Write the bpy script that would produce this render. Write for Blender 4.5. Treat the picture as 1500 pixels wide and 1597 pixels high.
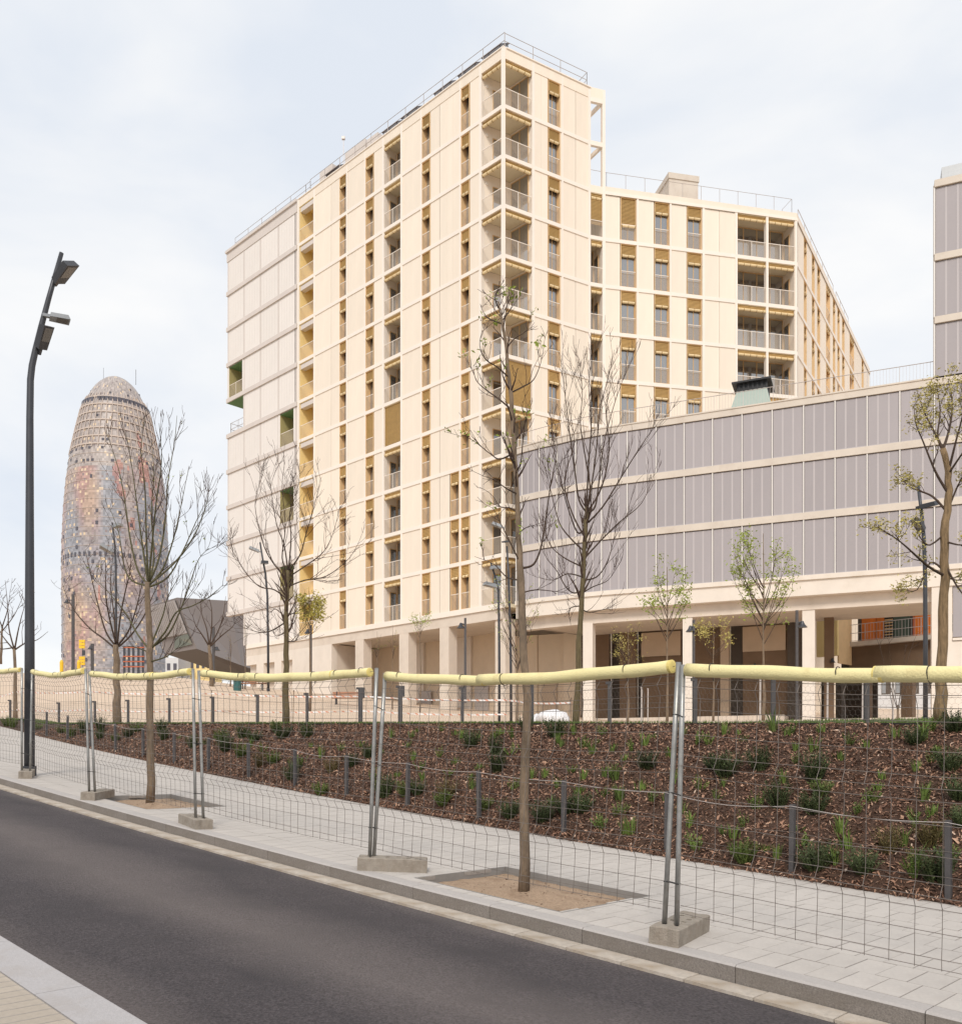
import bpy, bmesh, math, random
import numpy as np
from mathutils import Matrix, Vector
for _o in list(bpy.data.objects):
    bpy.data.objects.remove(_o)
SC = bpy.context.scene
COL = SC.collection
rnd = random.Random(7)
# ------------------------------------------------------------------ camera
FPX, CX, HY = 1400.0, 750.0, 1187.0
cam_data = bpy.data.cameras.new('camera')
cam = bpy.data.objects.new('camera', cam_data)
COL.objects.link(cam)
cam.location = (0, 0, 0)
cam.rotation_euler = (math.radians(90), 0, 0)
cam_data.sensor_fit = 'HORIZONTAL'
cam_data.sensor_width = 36.0
cam_data.lens = 36.0 * FPX / 1500.0
cam_data.shift_y = (HY - 1597 / 2) / 1500.0
cam_data.clip_start = 0.1
cam_data.clip_end = 8000
SC.camera = cam
# ------------------------------------------------------------------ world: overcast sky with thin blue gaps
W = bpy.data.worlds.new('World')
SC.world = W
W.use_nodes = True
wn, wl = W.node_tree.nodes, W.node_tree.links
wn.clear()
SUN_EL, SUN_AZ = math.radians(42), math.radians(187)   # azimuth clockwise from +Y
w_out = wn.new('ShaderNodeOutputWorld')
w_bg = wn.new('ShaderNodeBackground')
w_bg.inputs['Strength'].default_value = 0.66
w_tc = wn.new('ShaderNodeTexCoord')
w_map = wn.new('ShaderNodeMapping')
w_map.inputs['Scale'].default_value = (1.0, 1.0, 2.3)
w_n = wn.new('ShaderNodeTexNoise')
w_n.inputs['Scale'].default_value = 2.6
w_n.inputs['Detail'].default_value = 5.5
w_n.inputs['Roughness'].default_value = 0.52
w_n.inputs['Distortion'].default_value = 0.35
w_r = wn.new('ShaderNodeValToRGB')
w_r.color_ramp.elements[0].position = 0.36
w_r.color_ramp.elements[0].color = (0.78, 0.83, 0.905, 1)
w_r.color_ramp.elements[1].position = 0.66
w_r.color_ramp.elements[1].color = (1.0, 0.995, 0.985, 1)
w_sky = wn.new('ShaderNodeTexSky')
w_sky.sky_type = 'NISHITA'
w_sky.sun_disc = False
w_sky.sun_elevation = SUN_EL
w_sky.sun_rotation = SUN_AZ
w_mul = wn.new('ShaderNodeVectorMath')
w_mul.operation = 'SCALE'
w_mul.inputs['Scale'].default_value = 0.12
w_mix = wn.new('ShaderNodeMix')
w_mix.data_type = 'RGBA'
w_mix.inputs[0].default_value = 0.93
wl.new(w_tc.outputs['Generated'], w_map.inputs['Vector'])
wl.new(w_map.outputs['Vector'], w_n.inputs['Vector'])
wl.new(w_n.outputs['Fac'], w_r.inputs['Fac'])
wl.new(w_sky.outputs['Color'], w_mul.inputs[0])
wl.new(w_mul.outputs['Vector'], w_mix.inputs[6])
wl.new(w_r.outputs['Color'], w_mix.inputs[7])
wl.new(w_mix.outputs[2], w_bg.inputs['Color'])
wl.new(w_bg.outputs['Background'], w_out.inputs['Surface'])
# ------------------------------------------------------------------ sun: veiled by cloud
sun_d = bpy.data.lights.new('sun', 'SUN')
sun_d.energy = 1.5
sun_d.angle = math.radians(14)
sun_d.color = (1.0, 0.93, 0.84)
sun = bpy.data.objects.new('sun', sun_d)
COL.objects.link(sun)
sdir = Vector((math.sin(SUN_AZ) * math.cos(SUN_EL), math.cos(SUN_AZ) * math.cos(SUN_EL), math.sin(SUN_EL)))
sun.rotation_euler = (-sdir).to_track_quat('-Z', 'Y').to_euler()
sun.location = sdir * 80
vs = SC.view_settings
vs.view_transform = 'Standard'
vs.look = 'None'
vs.exposure = 0.66
vs.gamma = 1.0
vs.use_curve_mapping = False
# ------------------------------------------------------------------ materials
MATS = {}
def mat(name, col, rough=0.8, var=0.12, scale=3.0, bump=0.0, bscale=60.0, metal=0.0, spec=0.4, alpha=None,
        warm=0.0, col2=None, mask=(0.45, 0.7), mscale=1.2, stretch=None, obvar=0.0):
    m = bpy.data.materials.new(name)
    m.use_nodes = True
    nt = m.node_tree
    n, l = nt.nodes, nt.links
    b = n['Principled BSDF']
    b.inputs['Roughness'].default_value = rough
    b.inputs['Metallic'].default_value = metal
    b.inputs['Specular IOR Level'].default_value = spec
    tc = n.new('ShaderNodeTexCoord')
    src = tc.outputs['Object']
    if stretch:
        mp = n.new('ShaderNodeMapping')
        mp.inputs['Scale'].default_value = stretch
        l.new(src, mp.inputs['Vector'])
        src = mp.outputs['Vector']
    last = None
    def mixc(fac, a, bcol, mode='MIX'):
        mx = n.new('ShaderNodeMix')
        mx.data_type = 'RGBA'
        mx.blend_type = mode
        for sock, v in ((mx.inputs[0], fac), (mx.inputs[6], a), (mx.inputs[7], bcol)):
            if isinstance(v, (int, float)):
                sock.default_value = v
            elif isinstance(v, tuple):
                sock.default_value = (*v, 1) if len(v) == 3 else v
            else:
                l.new(v, sock)
        return mx.outputs[2]
    last = None
    base = tuple(col)
    if var > 0:
        nz = n.new('ShaderNodeTexNoise')
        nz.inputs['Scale'].default_value = scale
        nz.inputs['Detail'].default_value = 6
        nz.inputs['Roughness'].default_value = 0.6
        l.new(src, nz.inputs['Vector'])
        rp = n.new('ShaderNodeValToRGB')
        rp.color_ramp.elements[0].position = 0.3
        rp.color_ramp.elements[1].position = 0.72
        lo = tuple(max(0, c * (1 - var)) for c in base)
        hi = tuple(min(1, c * (1 + var)) for c in base)
        rp.color_ramp.elements[0].color = (*lo, 1)
        rp.color_ramp.elements[1].color = (*hi, 1)
        l.new(nz.outputs['Fac'], rp.inputs['Fac'])
        last = rp.outputs['Color']
    else:
        last = base
    if col2:
        nz2 = n.new('ShaderNodeTexNoise')
        nz2.inputs['Scale'].default_value = mscale
        nz2.inputs['Detail'].default_value = 7
        nz2.inputs['Roughness'].default_value = 0.65
        l.new(src, nz2.inputs['Vector'])
        mr = n.new('ShaderNodeMapRange')
        mr.inputs[1].default_value, mr.inputs[2].default_value = mask
        l.new(nz2.outputs['Fac'], mr.inputs[0])
        last = mixc(mr.outputs[0], last, tuple(col2))
    if obvar > 0:
        oi = n.new('ShaderNodeObjectInfo')
        mr = n.new('ShaderNodeMapRange')
        mr.inputs[3].default_value, mr.inputs[4].default_value = 1 - obvar, 1 + obvar
        l.new(oi.outputs['Random'], mr.inputs[0])
        cb = n.new('ShaderNodeCombineColor')
        for i in range(3):
            l.new(mr.outputs[0], cb.inputs[i])
        last = mixc(1.0, last, cb.outputs[0], 'MULTIPLY')
    if isinstance(last, tuple):
        b.inputs['Base Color'].default_value = (*last, 1)
    else:
        l.new(last, b.inputs['Base Color'])
    if bump > 0:
        nb = n.new('ShaderNodeTexNoise')
        nb.inputs['Scale'].default_value = bscale
        nb.inputs['Detail'].default_value = 4
        l.new(src, nb.inputs['Vector'])
        bp = n.new('ShaderNodeBump')
        bp.inputs['Strength'].default_value = bump
        bp.inputs['Distance'].default_value = 0.02
        l.new(nb.outputs['Fac'], bp.inputs['Height'])
        l.new(bp.outputs['Normal'], b.inputs['Normal'])
    if alpha is not None:
        b.inputs['Alpha'].default_value = alpha
    MATS[name] = m
    return m
mat('cream', (0.82, 0.72, 0.605), 0.65, 0.04, 1.6, stretch=(1, 1, 0.12), obvar=0.035)
mat('cream_trim', (0.84, 0.76, 0.675), 0.6, 0.03, 0.6)
mat('wing_white', (0.76, 0.705, 0.66), 0.7, 0.03, 0.5, obvar=0.02)
mat('wing_band', (0.64, 0.575, 0.53), 0.7, 0.05, 0.6)
mat('yellow_wall', (0.88, 0.68, 0.32), 0.7, 0.06, 0.7)
mat('tan', (0.76, 0.53, 0.29), 0.7, 0.08, 1.5)
mat('wood_frame', (0.62, 0.40, 0.19), 0.55, 0.1, 4)
mat('blind', (0.49, 0.305, 0.11), 0.6, 0.1, 3, obvar=0.08)
mat('blind_roll', (0.74, 0.58, 0.34), 0.6, 0.06, 3)
mat('strap', (0.33, 0.21, 0.08), 0.7, 0.1, 3)
mat('soffit', (0.76, 0.66, 0.48), 0.8, 0.04, 0.6)
mat('soffit_green', (0.14, 0.26, 0.11), 0.8, 0.06, 0.6)
mat('olive_wall', (0.42, 0.36, 0.16), 0.8, 0.06, 0.6)
mat('dark_room', (0.045, 0.04, 0.035), 0.8, 0.1, 1)
mat('concrete_light', (0.66, 0.575, 0.49), 0.8, 0.06, 1.2, 0.12, 30, col2=(0.55, 0.47, 0.39), mask=(0.5, 0.8), mscale=0.8)
mat('concrete_white', (0.74, 0.665, 0.585), 0.8, 0.05, 1.0, 0.1, 30, col2=(0.64, 0.56, 0.47), mask=(0.52, 0.8), mscale=0.7)
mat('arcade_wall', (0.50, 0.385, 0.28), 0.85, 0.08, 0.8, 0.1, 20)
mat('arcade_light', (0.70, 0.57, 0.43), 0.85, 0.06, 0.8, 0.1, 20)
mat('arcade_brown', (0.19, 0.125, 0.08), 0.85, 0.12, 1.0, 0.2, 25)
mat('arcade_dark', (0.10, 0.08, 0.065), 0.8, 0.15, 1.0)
mat('mesh_grey', (0.36, 0.33, 0.34), 0.6, 0.05, 0.6, 0.25, 45, metal=0.0, obvar=0.055, stretch=(1, 1, 0.3))
mat('mesh_pale', (0.46, 0.425, 0.43), 0.6, 0.03, 0.6)  # paler grey for panel rails and the see-through post strips
mat('grey_band', (0.62, 0.55, 0.475), 0.75, 0.06, 0.8, 0.1, 25, col2=(0.52, 0.44, 0.37), mask=(0.5, 0.8), mscale=1.0)
mat('white_metal', (0.70, 0.665, 0.63), 0.5, 0.03, 2)
mat('steel_rail', (0.50, 0.45, 0.42), 0.5, 0.05, 4, metal=0.3)
mat('galv', (0.36, 0.355, 0.34), 0.42, 0.14, 14, 0.04, 90, metal=0.7, col2=(0.27, 0.25, 0.22), mask=(0.55, 0.75), mscale=9)
mat('wire', (0.20, 0.17, 0.15), 0.55, 0.2, 8, metal=0.45)
mat('dark_metal', (0.062, 0.064, 0.072), 0.45, 0.1, 6, metal=0.4)
mat('post_metal', (0.082, 0.076, 0.077), 0.6, 0.15, 8, 0.05, 60, metal=0.2)
mat('tie_black', (0.02, 0.018, 0.018), 0.5, 0.0)
mat('lamp_glass', (0.16, 0.15, 0.14), 0.2, 0.05, 10)
mat('lamp_grey', (0.30, 0.31, 0.32), 0.45, 0.05, 6, metal=0.5)
mat('foam', (0.78, 0.69, 0.36), 0.75, 0.05, 5, 0.35, 90, col2=(0.62, 0.52, 0.26), mask=(0.5, 0.72), mscale=5)
mat('foam_end', (0.72, 0.58, 0.20), 0.85, 0.1, 12)
mat('block', (0.32, 0.28, 0.235), 0.92, 0.16, 9, 0.55, 80, col2=(0.25, 0.21, 0.17), mask=(0.45, 0.68), mscale=7)
mat('asphalt', (0.066, 0.056, 0.059), 0.88, 0.6, 48, 1.0, 70, col2=(0.050, 0.043, 0.046), mask=(0.48, 0.66), mscale=1.1)
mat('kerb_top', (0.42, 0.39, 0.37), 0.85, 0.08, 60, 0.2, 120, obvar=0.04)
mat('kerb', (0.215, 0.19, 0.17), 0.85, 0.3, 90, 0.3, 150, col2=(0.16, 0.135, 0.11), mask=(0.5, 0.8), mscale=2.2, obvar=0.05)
mat('kerb_near', (0.42, 0.40, 0.40), 0.85, 0.10, 70, 0.25, 120, col2=(0.36, 0.325, 0.30), mask=(0.5, 0.8), mscale=3, obvar=0.04)
mat('gutter', (0.47, 0.415, 0.355), 0.9, 0.14, 25, 0.3, 90, col2=(0.32, 0.25, 0.18), mask=(0.5, 0.72), mscale=3.2, obvar=0.05)
mat('paver', (0.485, 0.447, 0.412), 0.85, 0.06, 30, 0.2, 110, col2=(0.41, 0.375, 0.345), mask=(0.5, 0.8), mscale=1.3, obvar=0.035)
mat('paver_near', (0.40, 0.345, 0.285), 0.85, 0.08, 30, 0.2, 110, obvar=0.07)
mat('joint', (0.315, 0.285, 0.26), 0.95, 0.15, 20)
mat('sand', (0.38, 0.27, 0.185), 0.95, 0.22, 45, 0.8, 70, col2=(0.25, 0.165, 0.105), mask=(0.5, 0.72), mscale=4)
mat('pebble', (0.20, 0.13, 0.085), 0.95, 0.3, 30)
mat('steel_edge', (0.30, 0.285, 0.27), 0.6, 0.1, 8, metal=0.4)
mat('mulch', (0.06, 0.032, 0.02), 0.95, 0.45, 22, 1.0, 40)
mat('soil_edge', (0.025, 0.02, 0.018), 0.9, 0.1, 5)
mat('grass', (0.085, 0.125, 0.03), 0.9, 0.35, 9, 0.7, 60)
mat('plaza', (0.60, 0.475, 0.365), 0.92, 0.06, 2.5, 0.15, 50, col2=(0.53, 0.405, 0.30), mask=(0.5, 0.75), mscale=0.35)
mat('far_ground', (0.42, 0.37, 0.31), 0.95, 0.12, 0.05)
mat('bark', (0.20, 0.145, 0.098), 0.92, 0.3, 24, 0.7, 60, stretch=(1, 1, 0.3), col2=(0.12, 0.09, 0.066), mask=(0.5, 0.7), mscale=5)
mat('bark_green', (0.125, 0.095, 0.048), 0.92, 0.3, 20, 0.6, 60, stretch=(1, 1, 0.3))
mat('bark_dark', (0.07, 0.045, 0.032), 0.9, 0.3, 20, 0.5, 50)
mat('bark_rough', (0.23, 0.155, 0.085), 0.95, 0.45, 30, 1.0, 40, stretch=(1, 1, 0.18))
mat('twig', (0.065, 0.038, 0.028), 0.9, 0.2, 10)
mat('twig_green', (0.115, 0.085, 0.05), 0.9, 0.2, 10)
mat('leaf_fresh', (0.30, 0.36, 0.06), 0.6, 0.25, 9, obvar=0.1)
mat('leaf_olive', (0.46, 0.39, 0.12), 0.6, 0.3, 9)
mat('leaf_yellow', (0.40, 0.35, 0.08), 0.6, 0.25, 9)
mat('shrub_dark', (0.058, 0.078, 0.026), 0.7, 0.4, 16, obvar=0.25)
mat('shrub_mid', (0.10, 0.135, 0.03), 0.7, 0.35, 16, obvar=0.2)
mat('tuft_green', (0.115, 0.17, 0.032), 0.7, 0.3, 16, obvar=0.25)
mat('shrub_brown', (0.13, 0.10, 0.035), 0.7, 0.3, 16, obvar=0.2)
mat('hub_grey', (0.25, 0.22, 0.21), 0.6, 0.05, 0.05, metal=0.2)
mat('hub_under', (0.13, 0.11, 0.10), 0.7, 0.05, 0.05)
mat('hub_slat', (0.36, 0.325, 0.31), 0.6, 0.03, 0.05)
mat('hub_dark', (0.05, 0.045, 0.045), 0.6, 0.1, 0.1)
mat('bin_teal', (0.035, 0.115, 0.11), 0.5, 0.1, 4)
mat('orange', (0.60, 0.155, 0.02), 0.6, 0.18, 0.8, stretch=(3, 3, 0.3))
mat('rust_red', (0.42, 0.11, 0.05), 0.6, 0.1, 2)
mat('yellow_paint', (0.80, 0.50, 0.03), 0.5, 0.05, 3)
mat('green_dark', (0.06, 0.085, 0.065), 0.5, 0.1, 1)
mat('lantern_green', (0.36, 0.43, 0.385), 0.5, 0.06, 1.5, stretch=(12, 12, 0.5))
mat('black_louver', (0.02, 0.02, 0.022), 0.5, 0.05, 3)
mat('solar', (0.07, 0.055, 0.06), 0.35, 0.1, 3)
mat('far_white', (0.62, 0.62, 0.63), 0.8, 0.05, 0.5)
mat('bag_white', (0.70, 0.69, 0.70), 0.7, 0.06, 6, 0.3, 12)
def glass_mat(name, col, rough=0.06):
    m = bpy.data.materials.new(name)
    m.use_nodes = True
    b = m.node_tree.nodes['Principled BSDF']
    b.inputs['Base Color'].default_value = (*col, 1)
    b.inputs['Roughness'].default_value = rough
    b.inputs['Specular IOR Level'].default_value = 0.8
    b.inputs['IOR'].default_value = 2.5
    MATS[name] = m
glass_mat('glass', (0.11, 0.105, 0.10))
glass_mat('glass_green', (0.03, 0.06, 0.04))
def perf_mat(name, col, openf):
    m = bpy.data.materials.new(name)
    m.use_nodes = True
    n, l = m.node_tree.nodes, m.node_tree.links
    b = n['Principled BSDF']
    b.inputs['Base Color'].default_value = (*col, 1)
    b.inputs['Roughness'].default_value = 0.6
    t = n.new('ShaderNodeBsdfTransparent')
    mx = n.new('ShaderNodeMixShader')
    mx.inputs[0].default_value = openf
    l.new(b.outputs[0], mx.inputs[1])
    l.new(t.outputs[0], mx.inputs[2])
    l.new(mx.outputs[0], n['Material Output'].inputs['Surface'])
    MATS[name] = m
perf_mat('perforated', (0.56, 0.46, 0.36), 0.68)
def stripes_mat():
    m = bpy.data.materials.new('tape')
    m.use_nodes = True
    n, l = m.node_tree.nodes, m.node_tree.links
    b = n['Principled BSDF']
    b.inputs['Roughness'].default_value = 0.4
    uv = n.new('ShaderNodeUVMap')
    sp = n.new('ShaderNodeSeparateXYZ')
    l.new(uv.outputs[0], sp.inputs[0])
    ad = n.new('ShaderNodeMath'); ad.operation = 'ADD'
    l.new(sp.outputs[0], ad.inputs[0]); l.new(sp.outputs[1], ad.inputs[1])
    fr = n.new('ShaderNodeMath'); fr.operation = 'FRACT'
    l.new(ad.outputs[0], fr.inputs[0])
    gt = n.new('ShaderNodeMath'); gt.operation = 'GREATER_THAN'; gt.inputs[1].default_value = 0.68
    l.new(fr.outputs[0], gt.inputs[0])
    mx = n.new('ShaderNodeMix'); mx.data_type = 'RGBA'
    mx.inputs[6].default_value = (0.78, 0.75, 0.73, 1)
    mx.inputs[7].default_value = (0.68, 0.30, 0.20, 1)
    l.new(gt.outputs[0], mx.inputs[0])
    l.new(mx.outputs[2], b.inputs['Base Color'])
    MATS['tape'] = m
stripes_mat()
# asphalt: paler dusty wear along the wheel path, darker along the edges
def asphalt_wear():
    m = MATS['asphalt']; n, l = m.node_tree.nodes, m.node_tree.links
    b = n['Principled BSDF']
    prev = b.inputs['Base Color'].links[0].from_socket
    uv = n.new('ShaderNodeUVMap')
    sp = n.new('ShaderNodeSeparateXYZ'); l.new(uv.outputs[0], sp.inputs[0])
    mp = n.new('ShaderNodeMapping'); mp.inputs['Scale'].default_value = (0.28, 1.1, 1)
    l.new(uv.outputs[0], mp.inputs['Vector'])
    nz = n.new('ShaderNodeTexNoise'); nz.inputs['Scale'].default_value = 1.0; nz.inputs['Detail'].default_value = 5
    l.new(mp.outputs[0], nz.inputs['Vector'])
    mu = n.new('ShaderNodeMath'); mu.operation = 'MULTIPLY_ADD'; mu.inputs[1].default_value = 0.4
    l.new(nz.outputs['Fac'], mu.inputs[0]); l.new(sp.outputs[1], mu.inputs[2])
    cr = n.new('ShaderNodeValToRGB')
    e = cr.color_ramp.elements
    e[0].position = 0.0; e[0].color = (0.9, 0.9, 0.9, 1)
    e[1].position = 1.0; e[1].color = (0.75, 0.75, 0.75, 1)
    for p, v in ((0.12, 0.0), (0.3, 0.0), (0.5, 1.0), (0.62, 0.75), (0.78, 0.08), (0.93, 0.1)):
        k = e.new(p); k.color = (v, v, v, 1)
    mr = n.new('ShaderNodeMapRange'); mr.inputs[1].default_value = 0.2; mr.inputs[2].default_value = 1.2
    l.new(mu.outputs[0], mr.inputs[0]); l.new(mr.outputs[0], cr.inputs['Fac'])
    mx = n.new('ShaderNodeMix'); mx.data_type = 'RGBA'; mx.blend_type = 'ADD'
    l.new(cr.outputs['Color'], mx.inputs[0]); l.new(prev, mx.inputs[6])
    mx.inputs[7].default_value = (0.066, 0.055, 0.048, 1)
    l.new(mx.outputs[2], b.inputs['Base Color'])
asphalt_wear()
def chips_mat():
    m = bpy.data.materials.new('chips'); m.use_nodes = True
    n, l = m.node_tree.nodes, m.node_tree.links
    b = n['Principled BSDF']; b.inputs['Roughness'].default_value = 0.9
    at = n.new('ShaderNodeAttribute'); at.attribute_name = 'tone'
    cr = n.new('ShaderNodeValToRGB'); e = cr.color_ramp.elements
    e[0].color = (0.05, 0.026, 0.018, 1); e[1].color = (0.58, 0.43, 0.33, 1)
    k = e.new(0.45); k.color = (0.245, 0.125, 0.078, 1)
    k = e.new(0.8); k.color = (0.46, 0.28, 0.185, 1)
    l.new(at.outputs['Fac'], cr.inputs['Fac']); l.new(cr.outputs['Color'], b.inputs['Base Color'])
    MATS['chips'] = m
chips_mat()
# ------------------------------------------------------------------ builders
WM = {}
I4 = Matrix.Identity(4)
class MB:
    def __init__(s):
        s.v, s.f, s.mi = [], [], []
        s.mats = []
    def quad(s, pts, mi=0):
        k = len(s.v); s.v.extend([tuple(p) for p in pts]); s.f.append(tuple(range(k, k + len(pts)))); s.mi.append(mi)
    def box(s, a, b, mi=0, skip=''):
        x0, y0, z0 = a; x1, y1, z1 = b
        if x0 > x1: x0, x1 = x1, x0
        if y0 > y1: y0, y1 = y1, y0
        if z0 > z1: z0, z1 = z1, z0
        k = len(s.v)
        s.v += [(x0, y0, z0), (x1, y0, z0), (x1, y1, z0), (x0, y1, z0), (x0, y0, z1), (x1, y0, z1), (x1, y1, z1), (x0, y1, z1)]
        fs = [(0, 3, 2, 1), (4, 5, 6, 7), (0, 1, 5, 4), (1, 2, 6, 5), (2, 3, 7, 6), (3, 0, 4, 7)]
        for q in fs:
            s.f.append(tuple(k + i for i in q)); s.mi.append(mi)
        return s
    def prism(s, poly, z0, z1, mi=0):
        """poly: list of (x,y) or (x,y,zbottom)"""
        a = sum(poly[i][0] * poly[(i + 1) % len(poly)][1] - poly[(i + 1) % len(poly)][0] * poly[i][1] for i in range(len(poly)))
        if a < 0: poly = poly[::-1]
        k, n = len(s.v), len(poly)
        s.v += [(p[0], p[1], z0) for p in poly] + [(p[0], p[1], z1) for p in poly]
        s.f.append(tuple(k + i for i in range(n))[::-1]); s.mi.append(mi)
        s.f.append(tuple(k + n + i for i in range(n))); s.mi.append(mi)
        for i in range(n):
            j = (i + 1) % n
            s.f.append((k + i, k + j, k + n + j, k + n + i)); s.mi.append(mi)
        return s
    def hexa(s, p, mi=0):
        """8 points: bottom 4 ccw, top 4 ccw"""
        k = len(s.v); s.v += [tuple(q) for q in p]
        for q in [(0, 3, 2, 1), (4, 5, 6, 7), (0, 1, 5, 4), (1, 2, 6, 5), (2, 3, 7, 6), (3, 0, 4, 7)]:
            s.f.append(tuple(k + i for i in q)); s.mi.append(mi)
        return s
    def tube(s, pts, rad, n=6, mi=0, cap=True):
        P = [Vector(p) for p in pts]
        if not isinstance(rad, (list, tuple)): rad = [rad] * len(P)
        k0 = len(s.v)
        t = (P[1] - P[0]).normalized()
        ref = Vector((0, 0, 1)) if abs(t.z) < 0.9 else Vector((1, 0, 0))
        u = t.cross(ref).normalized()
        for i, p in enumerate(P):
            if i == 0: d = P[1] - P[0]
            elif i == len(P) - 1: d = P[-1] - P[-2]
            else: d = (P[i + 1] - P[i - 1])
            if d.length < 1e-9: d = t
            d.normalize()
            u = (u - d * u.dot(d))
            if u.length < 1e-6: u = d.orthogonal()
            u.normalize()
            w = d.cross(u)
            for j in range(n):
                a = 2 * math.pi * j / n
                q = p + (u * math.cos(a) + w * math.sin(a)) * rad[i]
                s.v.append((q.x, q.y, q.z))
        for i in range(len(P) - 1):
            for j in range(n):
                j2 = (j + 1) % n
                s.f.append((k0 + i * n + j, k0 + i * n + j2, k0 + (i + 1) * n + j2, k0 + (i + 1) * n + j)); s.mi.append(mi)
        if cap:
            s.f.append(tuple(k0 + j for j in range(n))[::-1]); s.mi.append(mi)
            kk = k0 + (len(P) - 1) * n
            s.f.append(tuple(kk + j for j in range(n))); s.mi.append(mi)
        return s
    def mesh(s, name, mats, smooth=False):
        me = bpy.data.meshes.new(name)
        me.from_pydata(s.v, [], s.f)
        if isinstance(mats, str): mats = [mats]
        for m in mats: me.materials.append(MATS[m])
        if len(mats) > 1: me.polygons.foreach_set('material_index', s.mi)
        if smooth: me.polygons.foreach_set('use_smooth', [True] * len(me.polygons))
        me.update()
        return me
def ob(name, me, parent=None, M=I4):
    o = bpy.data.objects.new(name, me)
    COL.objects.link(o)
    o.matrix_basis = M
    WM[o] = M.copy()
    if parent is not None:
        o.parent = parent
        o.matrix_parent_inverse = WM[parent].inverted()
    return o
def tag(o, label=None, cat=None, group=None, kind=None):
    if label: o['label'] = label
    if cat: o['category'] = cat
    if group: o['group'] = group
    if kind: o['kind'] = kind
    return o
def thing(name, label, cat, loc, group=None):
    return tag(ob(name, None, None, Matrix.Translation(Vector(loc))), label, cat, group)
def T(x, y, z): return Matrix.Translation(Vector((x, y, z)))
def put(mb, name, mats, parent=None, smooth=False, M=I4):
    return ob(name, mb.mesh(name, mats, smooth), parent, M)
def px(x, y, d): return Vector(((x - CX) / FPX * d, d, (HY - y) / FPX * d))
# ------------------------------------------------------------------ road frame (s along the road, n across it)
A0 = Vector((1.44, 6.59)); US = Vector((-0.71, 0.704)); UN = Vector((0.704, 0.71))
def zp(s):
    if s < 0: return -1.33 + 0.06 * s
    if s > 32: return zp(32) + 0.05 * (s - 32)
    return -1.33 + 0.060 * s + 0.00077 * s * s
def n_k(s): return -0.235 + 0.0045 * s
def n_b(s): return 3.57 + 0.04 * s
def n_t(s): return 7.5 - 0.05 * max(s, 0) if s < 30 else 6.0
def z_t(s): return max(0.485 + 0.0272 * s, zp(s) + 0.12 if s > 25 else -9)
def sn(s, n, z=None):
    p = A0 + US * s + UN * n
    return Vector((p.x, p.y, zp(s) if z is None else z))
def to_sn(X, Y):
    r = Vector((X, Y)) - A0
    return r.dot(US), r.dot(UN)
def bank_z(s, n):
    a, b = n_b(s), n_t(s)
    t = min(max((n - a) / (b - a), 0), 1)
    e = t * (1 - 0.12 * math.sin(math.pi * t) * 0) + 0.10 * math.sin(math.pi * t)
    return zp(s) + 0.02 + (z_t(s) - zp(s) - 0.02) * e
CTRL = [(9, 50, 2.1), (16, 47, 2.15), (24, 44.5, 2.2), (-2.5, 59, 3.33), (-7.8, 64, 4.43), (-17.9, 73.7, 5.9), (1.4, 55, 2.85),
        (-23, 72, 6.6), (-34.8, 75, 7.2), (-40.5, 75.6, 7.25), (-26.8, 50, 3.9), (45, 40, 2.1), (30, 70, 2.9), (10, 75, 3.8), (-60, 70, 7.2), (-5, 90, 5.5)]
for _s in (-14, -7, 0, 6, 12, 18, 24, 30, 40):
    _p = sn(_s, n_t(_s)); CTRL.append((_p.x, _p.y, z_t(_s)))
_C = np.array(CTRL)
def _tps(r2): return np.where(r2 > 1e-9, 0.5 * r2 * np.log(np.maximum(r2, 1e-9)), 0.0)
_d2 = ((_C[:, None, :2] - _C[None, :, :2]) ** 2).sum(-1)
_n = len(_C)
_Am = np.zeros((_n + 3, _n + 3)); _Am[:_n, :_n] = _tps(_d2) + np.eye(_n) * 6.0
_Am[:_n, _n] = 1; _Am[:_n, _n + 1:] = _C[:, :2]; _Am[_n, :_n] = 1; _Am[_n + 1:, :_n] = _C[:, :2].T
_wt = np.linalg.solve(_Am, np.concatenate([_C[:, 2], [0, 0, 0]]))
def plaza_z(X, Y):
    if Y > 110 or X < -75 or X > 90: return 7.3 if X < 60 else 3.0
    r2 = (X - _C[:, 0]) ** 2 + (Y - _C[:, 1]) ** 2
    z = float(_tps(r2) @ _wt[:_n] + _wt[_n] + _wt[_n + 1] * X + _wt[_n + 2] * Y)
    z = min(max(z, -0.6), 7.35)
    s, n = to_sn(X, Y)
    t = min(max((n - n_t(s)) / 5.0, 0), 1); t = t * t * (3 - 2 * t)
    z = z_t(s) * (1 - t) + z * t
    w = min(max((Y - 80) / 30, 0), 1)
    return z * (1 - w) + 7.3 * w
def on_plaza(xpx, d):
    X = (xpx - CX) / FPX * d
    return Vector((X, d, plaza_z(X, d)))
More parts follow.
